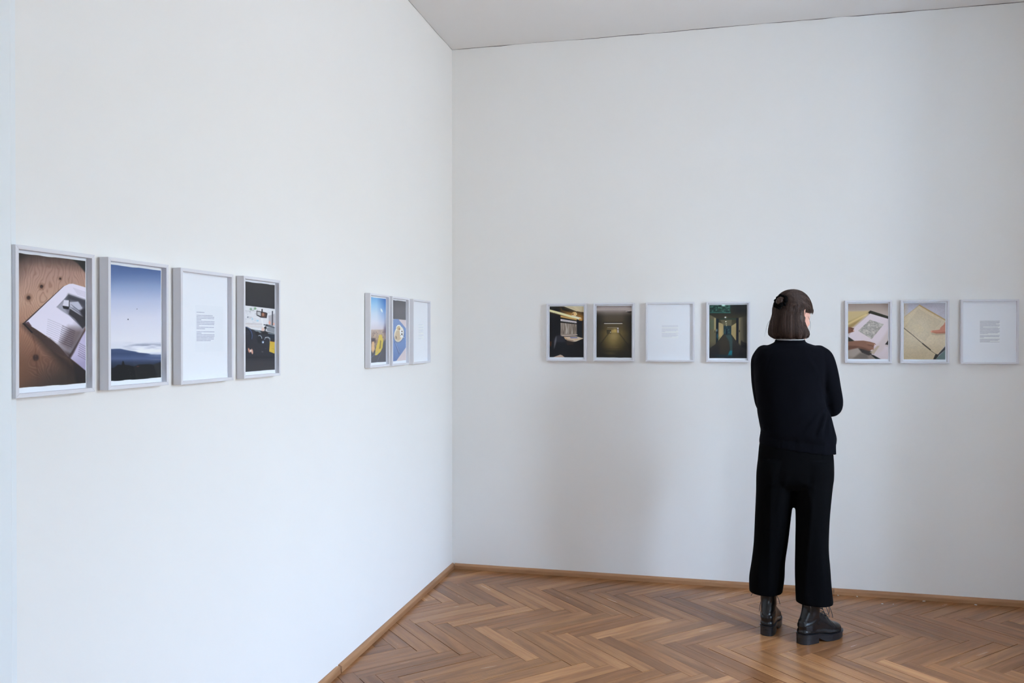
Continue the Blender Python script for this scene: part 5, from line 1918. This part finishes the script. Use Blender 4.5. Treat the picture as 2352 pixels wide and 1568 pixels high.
for i in range(1100):
    a = rs.uniform(104, 327)
    z0, z1 = rs.uniform(1.50, 1.600), rs.uniform(1.4325, 1.442)
    zs = np.linspace(z0, z1, 7)
    wv = a + rs.uniform(-3, 3) * np.linspace(0, 1, 7) + rs.uniform(-1.2, 1.2, 7)
    strand(np.array([bob_point(np.array([q]), z, rs.uniform(1.0, 1.02) + .05 * min(1, max(0, (z - 1.548) / .04)))[0] for q, z in zip(wv, zs)]), rs.uniform(.0003, .0006))
for i in range(900):
    # from the hairline back to the bun
    th_ = rs.uniform(0, 2 * PI)
    start = None
    a_ = math.radians(rs.uniform(-125, 125))
    e_ = rs.uniform(-.22, .95)
    hd = SD * math.sin(a_) + FD * math.cos(a_)
    if math.cos(a_) > -.1:
        e_ = max(e_, .12)
    start = hd * math.cos(e_) + np.array((0, 0, 1.)) * math.sin(e_)
    om = math.acos(np.clip(start @ BUND, -1, 1))
    ts = np.linspace(0, .86, 8)
    pts = np.array([(start * math.sin((1 - t) * om) + BUND * math.sin(t * om)) / math.sin(om) for t in ts])
    pts[:, 2] -= .10 * np.sin(PI * ts) * rs.uniform(0, .6)
    pts /= np.linalg.norm(pts, axis=1)[:, None]
    P = cap_point(pts, rs.uniform(.998, 1.012))
    strand(P, rs.uniform(.0003, .0006))
part('hair_strands', G.me('hair_strands', M_HAIR, True), hair)
hair.children[-1]['kind'] = 'stuff'
G = Geo()
for p in ([(.060, .010, 1.548), (.072, .015, 1.535), (.0785, .02, 1.512), (.079, .02, 1.488), (.074, .02, 1.470)], [(.064, .016, 1.545), (.077, .02, 1.520), (.081, .024, 1.492), (.076, .024, 1.462)],
          [(-.112, -.03, 1.52), (-.124, -.035, 1.495), (-.132, -.035, 1.470), (-.136, -.03, 1.442)], [(-.108, .0, 1.525), (-.126, .0, 1.50), (-.130, .0, 1.46)]):
    P = catmull(p, 14)
    G.add(*tube(P, np.linspace(.0005, .0002, 14), 4, rounded=False))
part('hair_wisps', G.me('hair_wisps', M_HAIR, True), hair)['kind'] = 'stuff'

# ragged ends of the hair over the right temple
G = Geo()
for i in range(60):
    a_ = math.radians(rs.uniform(15, 78))
    hd = SD * math.sin(a_) + FD * math.cos(a_)
    st_ = hd * math.cos(.30) + np.array((0, 0, 1.)) * math.sin(.30)
    p0 = cap_point(st_, 1.004)[0]
    dn_ = rs.uniform(.022, .040)
    p1 = cap_point(hd, 1.01)[0] * 1.0
    p1 = np.array((p1[0], p1[1], 1.560))
    p2 = np.array((p1[0] - hd[0] * .004, p1[1] - hd[1] * .004, 1.560 - rs.uniform(.002, .012)))
    strand([p0, (p0 + p1) / 2 + hd * .002, p1, p2], rs.uniform(.0004, .0007))
part('fringe_strands', G.me('fringe_strands', M_HAIR, True), hair)['kind'] = 'stuff'

# bun with a black scrunchie
BC = np.array((-.056, -.060, 1.6020))
bx_ = np.cross((0, 0, 1.), BUND); bx_ /= np.linalg.norm(bx_)
by_ = np.cross(BUND, bx_)
G = Geo()
tt = np.linspace(0, 2 * PI * 1.6, 26)
sp_ = [BC + BUND * (.010 + .014 * i / 25) + (bx_ * math.cos(t) + by_ * math.sin(t)) * (.016 - .010 * i / 25) for i, t in enumerate(tt)]
G.add(*tube(sp_, np.linspace(.011, .0085, 26), 12))
G.add(*ellipsoid(BC + BUND * .008, (.0185, .0185, .0185)))
for i in range(70):
    t0, rr_ = rs.uniform(0, 2 * PI), rs.uniform(.15, 1.0)
    arc = []
    for q in np.linspace(0, 1.5, 7):
        lat = rr_ * 1.35 - .10 * q
        d_ = BUND * math.cos(lat) + (bx_ * math.cos(t0 + q) + by_ * math.sin(t0 + q)) * math.sin(lat)
        arc.append(BC + BUND * .008 + d_ * .0192)
    G.add(*tube(catmull(arc, 10), np.full(10, .0012), 5, rounded=True))
bun = remesh('bun', G, .0013, 1, M_HAIR)
part('bun', bun, hair)
n_ = 72
aa = np.linspace(0, 2 * PI, n_, endpoint=False)
rad = .0262 + .0025 * np.sin(aa * 3 + 1)
pts = [BC + BUND * (.010 + .003 * math.sin(5 * a)) + (bx_ * math.cos(a) * r_ * .95 + by_ * math.sin(a) * r_ * 1.05) for a, r_ in zip(aa, rad)]
thick = .0098 + .0022 * np.sin(aa * 11) + .0016 * np.sin(aa * 17 + 2)
sc_v, sc_f = ring_tube(pts, thick, 14)
part('scrunchie', mesh('scrunchie', sc_v, sc_f, M_SCRUNCH, True), hair, 'black scrunchie round the bun')
